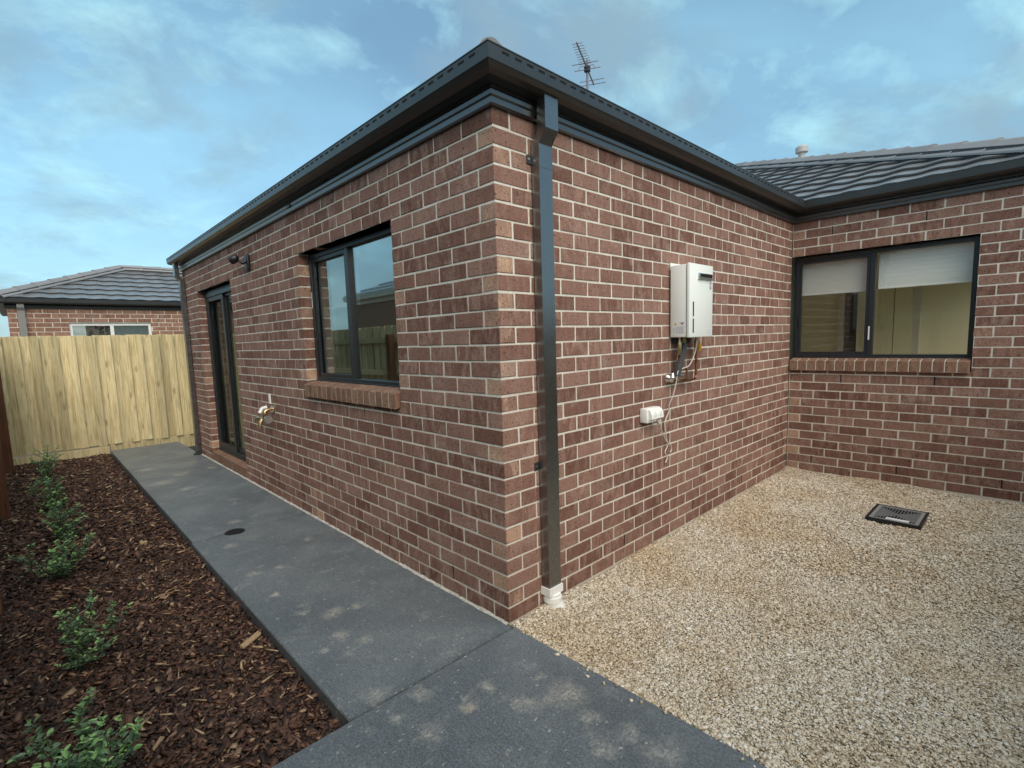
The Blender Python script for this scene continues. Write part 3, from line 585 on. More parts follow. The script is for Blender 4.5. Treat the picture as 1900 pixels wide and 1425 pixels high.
# rooms behind the glass
def room(x0, x1, y0, y1, z0, z1, open_, parent, south=None):
    mb = MB(); P = mb.poly
    P([(x0, y0, z0), (x1, y0, z0), (x1, y1, z0), (x0, y1, z0)], 1); P([(x0, y0, z1), (x0, y1, z1), (x1, y1, z1), (x1, y0, z1)])
    P([(x1, y0, z0), (x1, y0, z1), (x1, y1, z1), (x1, y1, z0)]); 
    if south is None: P([(x0, y0, z0), (x0, y0, z1), (x1, y0, z1), (x1, y0, z0)])
    else:
        for a, b, c0, c1 in ((x0, south[0], z0, z1), (south[1], x1, z0, z1), (south[0], south[1], south[2], z1)): P([(a, y0, c0), (a, y0, c1), (b, y0, c1), (b, y0, c0)])
    P([(x0, y1, z0), (x1, y1, z0), (x1, y1, z1), (x0, y1, z1)])
    ya, yb, za, zb = open_           # inner lining of the street wall round the opening
    for a, b, c0, c1 in ((y0, ya, z0, z1), (yb, y1, z0, z1), (ya, yb, z0, za), (ya, yb, zb, z1)):
        if b - a > 1e-3 and c1 - c0 > 1e-3: P([(x0, a, c0), (x0, b, c0), (x0, b, c1), (x0, a, c1)])
    return mb.build('room', [ROOM, CARPET], parent)
room(0.24, 3.6, 0.35, 3.3, 0.02, 2.5, (0.953, 2.393, 1.19, 2.232), house)
room(0.24, 3.6, 3.6, 6.2, 0.02, 2.5, (4.313, 5.757, 0.15, 2.232), house)
rm = room(4.43, 7.3, -1.78, 1.4, 0.02, 2.5, (-1.429, -0.003, 1.19, 2.232), house, (5.03, 7.19, 2.232))  # south side left open, out of view, to brighten this room
for face, ya, yb, za, par in ((0.147, 0.953, 2.393, 1.19, w1), (4.337, -1.429, -0.003, 1.19, w2)):       # painted reveals
    mb = MB(); x0, x1 = face, face + 0.094
    mb.poly([(x0, ya, za), (x1, ya, za), (x1, ya, 2.232), (x0, ya, 2.232)]); mb.poly([(x0, yb, za), (x0, yb, 2.232), (x1, yb, 2.232), (x1, yb, za)])
    mb.poly([(x0, ya, za), (x0, yb, za), (x1, yb, za), (x1, ya, za)]); mb.poly([(x0, ya, 2.232), (x1, ya, 2.232), (x1, yb, 2.232), (x0, yb, 2.232)]); mb.build('reveal', WFR, par)
mb = MB(); mb.box((7.22, -0.375, 0.03), (7.27, 0.055, 2.05)); mb.box((7.22, -0.58, 0.03), (7.27, -0.385, 2.05)); mb.box((7.235, -0.67, 0.03), (7.29, -0.582, 2.12), 1); mb.box((7.235, 0.225, 0.03), (7.29, 0.30, 2.12), 1); mb.box((7.28, 0.06, 0.03), (7.295, 0.225, 2.05), 2); mb.build('inner_door', [ROOM, CREAM, FOAM], rm)  # dark panel stands in for the shade inside an open doorway

mb = MB()
for q in ((5.035, 5.085), (6.085, 6.135), (7.135, 7.185)): mb.box((q[0], -1.85, 0.02), (q[1], -1.79, 2.23), 0, 0.003)
mb.box((5.036, -1.849, 0.0), (7.184, -1.791, 0.06)); mb.box((5.036, -1.849, 2.18), (7.184, -1.791, 2.231)); gd = mb.build('added_light_door', ALU, house)  # unseen glazed door, added so sky light reaches the room
MB().box((5.06, -1.824, 0.05), (7.16, -1.819, 2.2)).build('pane', GLASSW, gd)
# ------------------------------------------------------------------ sliding door
x0 = 0.085; mb = MB(); frame_rect(mb, x0, x0 + 0.07, 4.313, 5.757, 0.155, 2.232, 0.045); mb.box((x0 - 0.012, 4.313, 2.150), (x0 + 0.01, 5.757, 2.20), 0, 0.003)
mb.box((x0 - 0.014, 4.313, 0.150), (x0 + 0.02, 5.757, 0.166), 0, 0.002)
door = mb.build('sliding_door', ALU, house); tag(door, 'dark framed sliding glass door with security screen')
mb = MB(); frame_rect(mb, x0 + 0.004, x0 + 0.026, 4.985, 5.712, 0.20, 2.15, 0.055, 0.003); scr = mb.build('screen_frame', ALU, door)
MB().box((x0 + 0.014, 5.03, 0.25), (x0 + 0.016, 5.66, 2.10)).build('security_mesh', SCREEN, scr)
MB().box((x0 + 0.001, 5.0, 1.04), (x0 + 0.005, 5.03, 1.20), 0, 0.001).build('screen_lock', BLK, scr)
mb = MB(); frame_rect(mb, x0 + 0.030, x0 + 0.060, 4.355, 5.04, 0.20, 2.17, 0.05, 0.003); ds = mb.build('door_panel', ALU, door)
MB().box((x0 + 0.043, 4.40, 0.245), (x0 + 0.048, 5.0, 2.13)).build('pane', GLASSD, ds); MB().box((x0 + 0.058, 5.03, 0.24), (x0 + 0.062, 5.71, 2.14)).build('pane', GLASSD, door)
mb = MB(); mb.box((x0 - 0.012, 4.385, 0.98), (x0 + 0.03, 4.405, 1.20), 0, 0.006); mb.box((x0 + 0.004, 4.375, 0.94), (x0 + 0.032, 4.415, 1.24), 0, 0.004); mb.box((x0 - 0.004, 4.415, 1.06), (x0 + 0.03, 4.44, 1.12), 0, 0.004); mb.build('handle', BLK, ds)
MB().box((x0 - 0.0005, 5.50, 2.115), (x0 + 0.004, 5.55, 2.125)).build('maker_plate', SLV, scr)
mb = MB(); mb.box((0.02, 4.30, 2.2395), (0.10, 5.77, 2.2445)); mb.build('lintel', METAL, door)
for k_ in range(6):
    y0 = 4.312 + k_ * 0.2415 + 0.0015; y1 = y0 + 0.2385; bm = bmesh.new(); bmesh.ops.create_cube(bm, size=1)
    for q in bm.verts:
        f = q.co.x + 0.5; q.co = (0.002 + f * 0.10, (y0 + y1) / 2 + q.co.y * (y1 - y0), -0.05 if q.co.z < 0 else 0.118 + f * 0.028)
    bmesh.ops.bevel(bm, geom=list(bm.edges), offset=0.003, segments=1, affect='EDGES'); MB().bm(bm).build('sill_brick', BS, door)

# ------------------------------------------------------------------ fascia, gutter, downpipes
PTH = [(9, 6.47), (0, 6.47), (0, 0), (4.19, 0), (4.19, -1.91), (9, -1.91)]; NRM = [(0, 1), (-1, 0), (0, -1), (-1, 0), (0, -1)]
fas = sweep([(-0.02, 2.574), (0.016, 2.574), (0.026, 2.580), (0.028, 2.604), (0.023, 2.608), (0.030, 2.616), (0.032, 2.634), (0.027, 2.639), (0.020, 2.652), (0.020, 2.76), (-0.02, 2.76)], PTH, NRM).build('fascia', FSC, house)
prof = [(0.021, 2.664), (0.085, 2.664), (0.118, 2.672), (0.136, 2.684), (0.142, 2.690), (0.146, 2.748), (0.149, 2.752), (0.147, 2.757), (0.138, 2.755), (0.134, 2.738), (0.021, 2.72)]
gut = sweep(prof, PTH, NRM).build('gutter', METAL, house)
def slot_mesh(ax):
    q = MB().box((-0.0044, 0, -0.005), (0.005, 0.042, 0.005)) if ax == 'x' else MB().box((0, -0.0044, -0.005), (0.042, 0.005, 0.005))
    me = bpy.data.meshes.new('overflow_slot'); me.from_pydata(q.v, [], q.f); me.materials.append(VOID); return me
sx_, sy_ = slot_mesh('x'), slot_mesh('y')
for k in range(84): link('overflow_slot', sx_, gut, (-0.1415, -0.06 + k * 0.078, 2.733))
for k in range(51): link('overflow_slot', sy_, gut, (-0.06 + k * 0.078, -0.1415, 2.733))
mb = MB(); mb.box((-0.04, 2.40, 2.606), (-0.026, 2.46, 2.634), 0, 0.002); mb.build('joiner_clip', METAL, fas)
def rect_tube(mb, secs):
    rings = []
    for (x0, x1, y0, y1, z) in secs:
        b = len(mb.v); mb.v += [(x0, y0, z), (x1, y0, z), (x1, y1, z), (x0, y1, z)]; rings.append(b)
    for a, b in zip(rings, rings[1:]):
        for k in range(4): mb.face((a + k, a + (k + 1) % 4, b + (k + 1) % 4, b + k))
    mb.face([rings[0] + k for k in (3, 2, 1, 0)]); mb.face([rings[-1] + k for k in range(4)]); return mb
dp = rect_tube(MB(), [(0.255, 0.352, -0.060, -0.008, 0.092), (0.255, 0.352, -0.060, -0.008, 2.452), (0.255, 0.352, -0.106, -0.052, 2.515), (0.255, 0.352, -0.106, -0.052, 2.668)]).build('downpipe', DPM, house)
tag(dp, 'charcoal rectangular downpipe at the front corner with white outlet')
mb = rect_tube(MB(), [(0.2535, 0.3535, -0.0615, -0.007, 0.74), (0.2535, 0.3535, -0.0615, -0.007, 0.83)])
mb.build('pipe_sleeve', DPM, dp); rect_tube(MB(), [(0.2535, 0.3535, -0.0615, -0.007, 2.34), (0.2535, 0.3535, -0.0615, -0.007, 2.43)]).build('pipe_sleeve', DPM, dp)
for z in (0.80, 2.385):
    mb = MB(); mb.box((0.222, -0.006, z - 0.022), (0.258, -0.001, z + 0.022), 0, 0.002); br = mb.build('bracket', METAL, dp)
    mb = MB(); mb.cyl((0.235, -0.010, z), (0.235, -0.005, z), 0.006, 8); mb.build('screw', SLV, dp)
mb = rect_tube(MB(), [(0.248, 0.360, -0.068, -0.002, 0.072), (0.248, 0.360, -0.068, -0.002, 0.116)])
ctr = (0.304, -0.036); mb.tube([(ctr[0], ctr[1], 0.073), (ctr[0], ctr[1], 0.05), (ctr[0] + 0.001, ctr[1] - 0.002, 0.025)], 0.047, 20); mb.tube([(ctr[0], ctr[1], 0.055), (ctr[0], ctr[1] - 0.001, 0.028)], 0.053, 20)
mb.tube([(ctr[0], ctr[1], 0.030), (ctr[0] + 0.008, ctr[1] - 0.010, 0.0), (ctr[0] + 0.03, ctr[1] - 0.034, -0.06)], 0.049, 20); mb.build('stormwater_outlet', WPL, dp, True)
dp2 = rect_tube(MB(), [(-0.060, -0.008, 6.345, 6.442, 0.03), (-0.060, -0.008, 6.345, 6.442, 2.44), (-0.112, -0.058, 6.345, 6.442, 2.50), (-0.112, -0.058, 6.345, 6.442, 2.67)]).build('downpipe', DPM, house)
tag(dp2, 'charcoal downpipe at the far corner past the glass door')
mb = rect_tube(MB(), [(-0.066, -0.002, 6.338, 6.449, 0.001), (-0.066, -0.002, 6.338, 6.449, 0.06)]); mb.box((-0.10, 6.36, 0.001), (-0.064, 6.42, 0.025), 0, 0.006); mb.build('shoe', METAL, dp2)

# ------------------------------------------------------------------ roofs
TP = math.tan(R(22.5)); CP, SP = math.cos(R(22.5)), math.sin(R(22.5)); GA, TW = 0.318, 0.30
def tile_bm(amp=1.0):
    bm = bmesh.new(); n = 8; T = []; B = []
    for i in range(n + 1):
        u = i / n; x = (u - 0.5) * (TW - 0.0008); wv = amp * (0.0065 * math.cos(2 * math.pi * u) )
        T.append((bm.verts.new((x, 0, 0.046 + wv)), bm.verts.new((x, GA + 0.03, 0.016 + wv)))); B.append(bm.verts.new((x, 0.034, 0.008 + wv)))
    for i in range(n):
        bm.faces.new((T[i][0], T[i + 1][0], T[i + 1][1], T[i][1])); bm.faces.new((B[i], B[i + 1], T[i + 1][0], T[i][0]))
    return bm
_tile = None
def roof_plane(parent, O, e, nin, ulen, rows, inside, cuts, u0=0.0, amp=1.0):
    """O eave start; e unit along eave; nin unit plan inward; cuts: (point, plan normal pointing to the side to remove)"""
    bm = tile_bm(amp); _tile = bpy.data.meshes.new('roof_tile'); bm.to_mesh(_tile); bm.free(); _tile.materials.append(TILE)
    e3 = Vector((*e, 0)); s3 = Vector((nin[0] * CP, nin[1] * CP, SP)); n3 = e3.cross(s3).normalized()
    if n3.z < 0: n3 = -n3
    for j in range(rows):
        nc = int(ulen / TW) + 2
        for i in range(-1, nc):
            uc = u0 + (i + 0.5) * TW; p = Vector(O) + e3 * uc + s3 * (j * GA + random.uniform(-.002, .002)); M = Matrix((e3, s3, n3)).transposed().to_4x4(); M.translation = p
            M = M @ Matrix.Rotation(random.uniform(-.002, .002), 4, 'X')
            cs_ = [M @ Vector((a * TW / 2, b, 0.03)) for a in (-1, 1) for b in (0, GA)]
            st = [[(c - Vector(pt)).dot(Vector(nr)) for c in cs_] for pt, nr in cuts]
            if any(min(q) > 0 for q in st): continue
            if all(max(q) < 0 for q in st):
                if inside is not None and not inside(p): continue
                o = bpy.data.objects.new('roof_tile', _tile)
            else:
                bm = tile_bm(amp); bm.transform(M)
                for pt, nr in cuts: bmesh.ops.bisect_plane(bm, geom=bm.verts[:] + bm.edges[:] + bm.faces[:], plane_co=pt, plane_no=nr, clear_outer=True)
                if not bm.faces: bm.free(); continue
                bm.transform(M.inverted()); me = bpy.data.meshes.new('roof_tile'); bm.to_mesh(me); bm.free(); me.materials.append(TILE); o = bpy.data.objects.new('roof_tile', me)
            C.objects.link(o); o.matrix_world = M; o.parent = parent
_cap = None
def ridge_caps(parent, P0, P1, nrm_up, mat=RIDGE, skip=0.0):
    """capping tiles from low P0 to high P1"""
    global _cap
    P0, P1 = Vector(P0), Vector(P1); dd = (P1 - P0); Ln = dd.length; dd.normalize(); side = dd.cross(Vector((0, 0, 1))).normalized(); up = side.cross(dd).normalized()
    if _cap is None:
        bm = bmesh.new(); rings = []
        for x, hw, h, lift in ((0.0, 0.136, 0.079, 0.002), (0.02, 0.136, 0.079, 0.002), (0.025, 0.132, 0.076, 0.0), (0.42, 0.128, 0.070, -0.006)):
            rings.append([bm.verts.new((x, sx * hw, lift + hz * h)) for sx, hz in ((-1, -0.62), (-0.97, -0.40), (-0.22, 0.90), (-0.08, 1.0), (0.08, 1.0), (0.22, 0.90), (0.97, -0.40), (1, -0.62))])
        for a, b in zip(rings, rings[1:]):
            for k in range(7): bm.faces.new((a[k], a[k + 1], b[k + 1], b[k]))
        inn = [bm.verts.new((0.0, v.co.y * 0.86, v.co.z - 0.02)) for v in rings[0]]
        for k in range(7): bm.faces.new((inn[k], inn[k + 1], rings[0][k + 1], rings[0][k]))
        bmesh.ops.recalc_face_normals(bm, faces=bm.faces[:]); _cap = bpy.data.meshes.new('ridge_tile'); bm.to_mesh(_cap); bm.free(); _cap.materials.append(mat)
    x = skip
    while x < Ln - 0.1:
        o = bpy.data.objects.new('ridge_tile', _cap); C.objects.link(o); M = Matrix((dd, side, up)).transposed().to_4x4(); M.translation = P0 + dd * x + up * 0.022; o.matrix_world = M; o.parent = parent; x += 0.375
    mb = MB()
    for sg in (-1, 1):
        a = P0 + side * sg * 0.10; b = P1 + side * sg * 0.10; lo = up * -0.075 + side * sg * 0.02; hi = up * 0.035
        mb.poly([a + lo, b + lo, b + hi, a + hi])
    mb.build('ridge_bedding', BED, parent)
EZ = 2.722; EO = 0.095                 # underlay height and offset of the tile edge beyond the wall
def pz(dist): return EZ + dist * TP
xe = 4.19 - EO; yw = -1.91 - EO; ys = -EO; xl = -EO; yn = 6.47 + EO
cy_ = (yw + yn) / 2; hw_ = (yn - yw) / 2; zr = pz(hw_); xr = xe + hw_             # wide block
c2 = (ys + yn) / 2; h2 = (yn - ys) / 2; z2 = pz(h2)
mb = MB()
mb.poly([(xe, yw, EZ), (xe, yn, EZ), (xr, cy_, zr)]); mb.poly([(xe, yw, EZ), (xr, cy_, zr), (20, cy_, zr), (20, yw, EZ)]); mb.poly([(xe, yn, EZ), (20, yn, EZ), (20, cy_, zr), (xr, cy_, zr)])
mb.poly([(xl, ys, EZ), (xl + h2, c2, z2), (xl, yn, EZ)]); xv = xe + h2
mb.poly([(xl, ys, EZ), (xe, ys, EZ), (xv, c2, z2), (xl + h2, c2, z2)]); mb.poly([(xl, yn, EZ), (xl + h2, c2, z2), (xv, c2, z2), (xe, yn, EZ)])
roof = mb.build('roof', TILE, house)
hip0 = Vector((xe, yw, EZ)); hipn = Vector((1, -1, 0)).normalized()      # keep y > x - const  -> remove side points +x -y
val0 = Vector((xe, ys, EZ)); valn = Vector((-1, 1, 0)).normalized()
roof_plane(roof, (xe, yw - 0.3, EZ), (0, 1), (1, 0), 8.0, 14, None, [(hip0, hipn), (val0, valn)])
ridge_caps(roof, hip0 + Vector((0.02, 0.02, 0.05)), Vector((xr, cy_, zr + 0.05)), None)
# visible eave edge of the front wing: first tile course along both sides, clipped at the hip
h0 = Vector((xl, ys, EZ)); roof_plane(roof, (xl, yn, EZ), (0, -1), (1, 0), yn - ys, 1, None, [(h0, Vector((1, -1, 0)).normalized()), (Vector((xl, yn, EZ)), Vector((1, 1, 0)).normalized())], amp=0.12)
roof_plane(roof, (xl, ys, EZ), (1, 0), (0, 1), xe - xl, 1, None, [(h0, Vector((-1, 1, 0)).normalized()), (val0, Vector((1, -1, 0)).normalized())], amp=0.12)
ridge_caps(roof, h0 + Vector((0.10, 0.10, 0.045)), Vector((xl + h2, c2, z2 + 0.05)), None)
mb = MB(); mb.tube([(8.34, 1.2, 3.95), (8.34, 1.2, 4.53)], 0.052, 16); mb.tube([(8.34, 1.2, 4.515), (8.34, 1.2, 4.52), (8.34, 1.2, 4.60), (8.34, 1.2, 4.63)], [0.06, 0.098, 0.098, 0.07], 20)
tag(mb.build('roof_vent', VENT, roof, True), 'grey capped vent pipe')
# ------------------------------------------------------------------ water heater and its services
hx0, hx1, hz0, hz1 = 1.645, 1.995, 1.462, 1.962
heater = empty('water_heater', (1.82, -0.075, hz0), 'white wall mounted gas hot water unit with pipes below', 'water heater')
MB().box((hx0, -0.132, hz0), (hx1, -0.012, hz1), 0, 0.008).build('casing', WHT, heater, True)
MB().box((hx0 + 0.01, -0.010, hz1 - 0.03), (hx1 - 0.01, -0.002, hz1 + 0.022), 0, 0.002).build('mounting_plate', WHT, heater)
MB().box((hx0 + 0.05, -0.014, hz0 - 0.045), (hx1 - 0.05, -0.003, hz0 + 0.01), 0, 0.002).build('mounting_plate', FOAM, heater)
fc = MB().box((hx0 - 0.004, -0.160, hz0 - 0.004), (hx1 + 0.004, -0.1335, hz1 + 0.006), 0, 0.009).build('front_cover', WHT, heater, True)
fy = -0.160
MB().box((hx0 + 0.002, -0.1345, hz0 + 0.004), (hx1 - 0.002, -0.131, hz1 - 0.004)).build('cover_seam', FOAM, fc)
mb = MB(); xa, xb = hx0 + 0.115, hx1 - 0.025; mb.box((xa, fy - 0.010, 1.868), (xb, fy + 0.004, 1.906), 0, 0.004); ex = mb.build('exhaust_surround', SLV, fc, True)
MB().box((xa + 0.016, fy - 0.0112, 1.879), (xb - 0.010, fy - 0.009, 1.899)).build('exhaust_slot', VOID, ex)
mb = MB(); mb.box((xa - 0.004, fy - 0.013, 1.862), (xb + 0.004, fy + 0.002, 1.869), 0, 0.002); mb.build('exhaust_lip', SLV, fc)
for z0, z1 in ((1.605, 1.705), (1.492, 1.588)):
    mb = MB(); mb.tube([(hx0 + 0.047, fy + 0.0005, z0), (hx0 + 0.047, fy + 0.0005, z1)], 0.006, 10); mb.build('intake_slot', VOID, fc)
mb = MB(); lx = hx1 - 0.040; mb.box((lx - 0.012, fy - 0.0008, 1.800), (lx + 0.012, fy + 0.001, 1.846)); bd = mb.build('badge', BLK, fc)
mb = MB(); mb.box((lx - 0.008, fy - 0.0014, 1.818), (lx + 0.003, fy - 0.0006, 1.840)); mb.box((lx - 0.008, fy - 0.0014, 1.806), (lx + 0.008, fy - 0.0006, 1.813)); mb.box((lx + 0.0045, fy - 0.0014, 1.818), (lx + 0.008, fy - 0.0006, 1.836)); mb.build('badge_print', LBL, bd)
mb = MB(); mb.box((hx1 - 0.085, fy - 0.0007, 1.485), (hx1 - 0.020, fy + 0.001, 1.520)); lb = mb.build('label', LBL, fc)
mb = MB()
for k_ in range(4): mb.box((hx1 - 0.081, fy - 0.0012, 1.489 + k_ * 0.0075), (hx1 - 0.026 - 0.006 * (k_ % 2), fy - 0.0005, 1.4925 + k_ * 0.0075))
mb.build('label_print', INK, lb)
# warning label on the side that faces the corner
sx = hx0; mb = MB(); mb.box((sx - 0.0008, -0.124, 1.488), (sx + 0.001, -0.034, 1.572)); sl_ = mb.build('label', LBL, heater)
mb = MB(); mb.poly([(sx - 0.0014, -0.040, 1.546), (sx - 0.0014, -0.066, 1.546), (sx - 0.0014, -0.053, 1.569)]); mb.build('warning_triangle', WARN, sl_)
mb = MB(); mb.box((sx - 0.002, -0.0537, 1.552), (sx - 0.0012, -0.0523, 1.562)); mb.box((sx - 0.002, -0.0537, 1.5485), (sx - 0.0012, -0.0523, 1.5505)); mb.build('label_print', BLK, sl_)
mb = MB()
def stroke(a, b, wd=0.0022):
    (y0, z0), (y1, z1) = a, b; L = math.hypot(y1 - y0, z1 - z0); nx_, nz_ = -(z1 - z0) / L * wd, (y1 - y0) / L * wd
    mb.poly([(sx - 0.0014, y0 + nx_, z0 + nz_), (sx - 0.0014, y1 + nx_, z1 + nz_), (sx - 0.0014, y1 - nx_, z1 - nz_), (sx - 0.0014, y0 - nx_, z0 - nz_)])
for q in (((-0.094, 1.565), (-0.099, 1.551)), ((-0.099, 1.551), (-0.104, 1.562)), ((-0.104, 1.562), (-0.108, 1.551)), ((-0.108, 1.551), (-0.114, 1.566))): stroke(*q)
mb.build('label_print', INKB, sl_)
mb = MB()
for k_ in range(7): mb.box((sx - 0.0013, -0.118 + 0.004 * (k_ % 3), 1.492 + k_ * 0.0066), (sx - 0.0006, -0.052, 1.4955 + k_ * 0.0066))
mb.box((sx - 0.0013, -0.046, 1.496), (sx - 0.0006, -0.038, 1.532)); mb.build('label_print', INK, sl_)
# pipework
def part(name, mat, pts, r, n=10, sm=True, par=heater): return MB().tube(pts, r, n).build(name, mat, par, sm)
Y0 = -0.065
part('valve', BRS, [(1.685, Y0, 1.47), (1.685, Y0, 1.43), (1.685, Y0, 1.42), (1.685, Y0, 1.36), (1.685, Y0, 1.335)], [0.008, 0.009, 0.014, 0.013, 0.007], 8)
part('hot_water_fitting', BRS, [(1.745, Y0, 1.47), (1.745, Y0, 1.445), (1.745, Y0, 1.44), (1.742, Y0, 1.405)], [0.010, 0.013, 0.017, 0.013], 8)
part('lagged_pipe', FOAM, smooth_path([(1.742, Y0 - 0.004, 1.42), (1.735, Y0 - 0.004, 1.37), (1.70, Y0, 1.29), (1.668, Y0, 1.235), (1.655, Y0 + 0.005, 1.185)], 5), 0.024, 12)
part('drop_pipe', COP, [(1.69, Y0 + 0.02, 1.34), (1.685, Y0 + 0.02, 1.28)], 0.008)
part('copper_pipe', COP, smooth_path([(1.958, Y0 + 0.01, 1.46), (1.958, Y0 + 0.01, 1.20), (1.955, Y0 + 0.01, 1.165), (1.93, Y0 + 0.01, 1.147), (1.85, Y0 + 0.015, 1.147), (1.64, Y0 + 0.03, 1.152)], 5), 0.0088, 10)
part('gas_valve', BRS, [(1.958, Y0 + 0.01, 1.44), (1.958, Y0 + 0.01, 1.425), (1.958, Y0 + 0.01, 1.38), (1.958, Y0 + 0.01, 1.35)], [0.011, 0.016, 0.015, 0.012], 8)
part('valve_handle', YEL, [(1.985, Y0 + 0.005, 1.43), (1.992, Y0, 1.40), (1.99, Y0, 1.365), (1.985, Y0 + 0.005, 1.35)], [0.007, 0.015, 0.014, 0.006], 8)
part('copper_collar', COP, [(1.957, Y0 + 0.01, 1.185), (1.957, Y0 + 0.01, 1.197)], 0.014)
part('branch_pipe', COP, smooth_path([(1.72, Y0, 1.232), (1.775, Y0, 1.232), (1.79, Y0, 1.218), (1.79, Y0, 1.155)], 4), 0.0078, 8)
part('wall_flange', SLV, [(1.628, -0.003, 1.172), (1.628, -0.012, 1.172), (1.626, -0.04, 1.168)], [0.034, 0.032, 0.012], 14)
part('foil_cap', SLV, [(1.600, -0.05, 1.150), (1.590, -0.06, 1.185), (1.600, -0.058, 1.21)], [0.012, 0.018, 0.008], 7, False); part('foil_cap', SLV, [(1.668, -0.06, 1.165), (1.672, -0.066, 1.19), (1.678, -0.06, 1.212)], [0.010, 0.016, 0.007], 7, False)
part('wall_flange', SLV, [(1.845, -0.003, 1.172), (1.845, -0.014, 1.172), (1.845, -0.05, 1.168)], [0.030, 0.026, 0.014], 12, False)
part('brass_elbow', BRS, [(1.70, Y0, 1.18), (1.70, Y0 + 0.01, 1.165), (1.69, Y0 + 0.02, 1.155)], 0.012, 8)
part('cable', CAB, smooth_path([(1.93, -0.07, 1.455), (1.905, -0.075, 1.36), (1.80, -0.085, 1.262), (1.70, -0.085, 1.240), (1.645, -0.075, 1.222), (1.64, -0.065, 1.150), (1.62, -0.05, 1.05), (1.605, -0.03, 0.985), (1.615, -0.02, 0.93), (1.56, -0.02, 0.86), (1.577, -0.02, 0.765), (1.598, -0.02, 0.69), (1.565, -0.02, 0.645), (1.595, -0.02, 0.60), (1.570, -0.02, 0.565)], 6), 0.0042, 7)
sock = empty('power_outlet', (1.33, -0.03, 0.90), 'white weatherproof power outlet on brick wall with plug lead', 'power outlet')
MB().box((1.262, -0.060, 0.897), (1.435, -0.001, 0.995), 0, 0.007).build('box', WPL, sock, True)
mb = MB(); pts = [(-0.056, 0.99), (-0.072, 0.985), (-0.086, 0.955), (-0.088, 0.925), (-0.058, 0.915)]; rr_ = []
for xx in (1.272, 1.425):
    b = len(mb.v); mb.v += [(xx, a, z) for a, z in pts]; rr_.append(b)
for k in range(5): mb.face((rr_[0] + k, rr_[1] + k, rr_[1] + (k + 1) % 5, rr_[0] + (k + 1) % 5))
mb.face([rr_[0] + k for k in reversed(range(5))]); mb.face([rr_[1] + k for k in range(5)]); mb.build('hinged_cover', WPL, sock)
for xx in (1.315, 1.385): MB().box((xx - 0.016, -0.0895, 0.938), (xx + 0.016, -0.080, 0.972), 0, 0.003).build('switch', WHT, sock, True)
part('plug', CAB, [(1.395, -0.065, 0.912), (1.402, -0.067, 0.880), (1.412, -0.066, 0.868)], [0.017, 0.016, 0.006], 10, True, sock)
part('lead', CAB, smooth_path([(1.408, -0.066, 0.875), (1.46, -0.05, 0.825), (1.56, -0.03, 0.73), (1.625, -0.025, 0.690), (1.655, -0.02, 0.652), (1.64, -0.02, 0.630)], 6), 0.0045, 7, True, sock)

# ------------------------------------------------------------------ wall light, garden tap
sp_ = empty('spotlight', (-0.05, 3.63, 2.27), 'black single bullet spotlight mounted high between door and window', 'spotlight')
mb = MB(); mb.box((-0.030, 3.575, 2.255), (-0.001, 3.675, 2.405), 0, 0.010); mb.build('base_plate', BLK, sp_, True)
MB().tube(smooth_path([(-0.025, 3.63, 2.34), (-0.055, 3.64, 2.325), (-0.075, 3.66, 2.345), (-0.095, 3.68, 2.36)], 4), 0.014, 10).build('arm', BLK, sp_, True)
MB().tube([(-0.085, 3.655, 2.380), (-0.092, 3.662, 2.377), (-0.112, 3.682, 2.364), (-0.132, 3.702, 2.350), (-0.140, 3.710, 2.345)], [0.014, 0.030, 0.040, 0.040, 0.035], 16).build('lamp_head', BLK, sp_, True)
MB().cyl((-0.1403, 3.7103, 2.3448), (-0.1408, 3.7108, 2.3445), 0.031, 16).build('lens', LBL, sp_)
tap = empty('garden_tap', (-0.04, 3.33, 0.76), 'brass and copper garden tap on the wall under the window', 'tap')
MB().tube([(-0.001, 3.29, 0.865), (-0.008, 3.29, 0.865), (-0.009, 3.29, 0.865)], [0.030, 0.030, 0.012], 12).build('wall_flange', SLV, tap, True)
MB().tube(smooth_path([(-0.004, 3.29, 0.865), (-0.05, 3.29, 0.855), (-0.06, 3.29, 0.83), (-0.06, 3.31, 0.805), (-0.06, 3.39, 0.80), (-0.075, 3.43, 0.79)], 4), 0.011, 10).build('copper_pipe', BRS, tap, True)
MB().tube([(-0.06, 3.33, 0.80), (-0.075, 3.33, 0.78), (-0.085, 3.33, 0.745)], [0.014, 0.015, 0.012], 10).build('spout', BRS, tap, True)
MB().tube([(-0.06, 3.255, 0.80), (-0.06, 3.24, 0.80), (-0.06, 3.215, 0.805)], [0.012, 0.028, 0.026], 10).build('tap_handle', SLV, tap)
MB().tube([(-0.004, 3.41, 0.865), (-0.035, 3.41, 0.86), (-0.055, 3.405, 0.83)], [0.013, 0.012, 0.012], 8).build('outlet_tail', WPL, tap)
for q in tap.children: q.scale = (1.45,) * 3; q.location = Vector((0, 3.33, 0.80)) * -0.45
mb = MB(); mb.box((-0.012, 3.315, 0.935), (-0.001, 3.358, 1.035), 0, 0.003); tag(mb.build('wall_tag', WPL), 'small white plastic tag on bricks above the garden tap', 'tag')

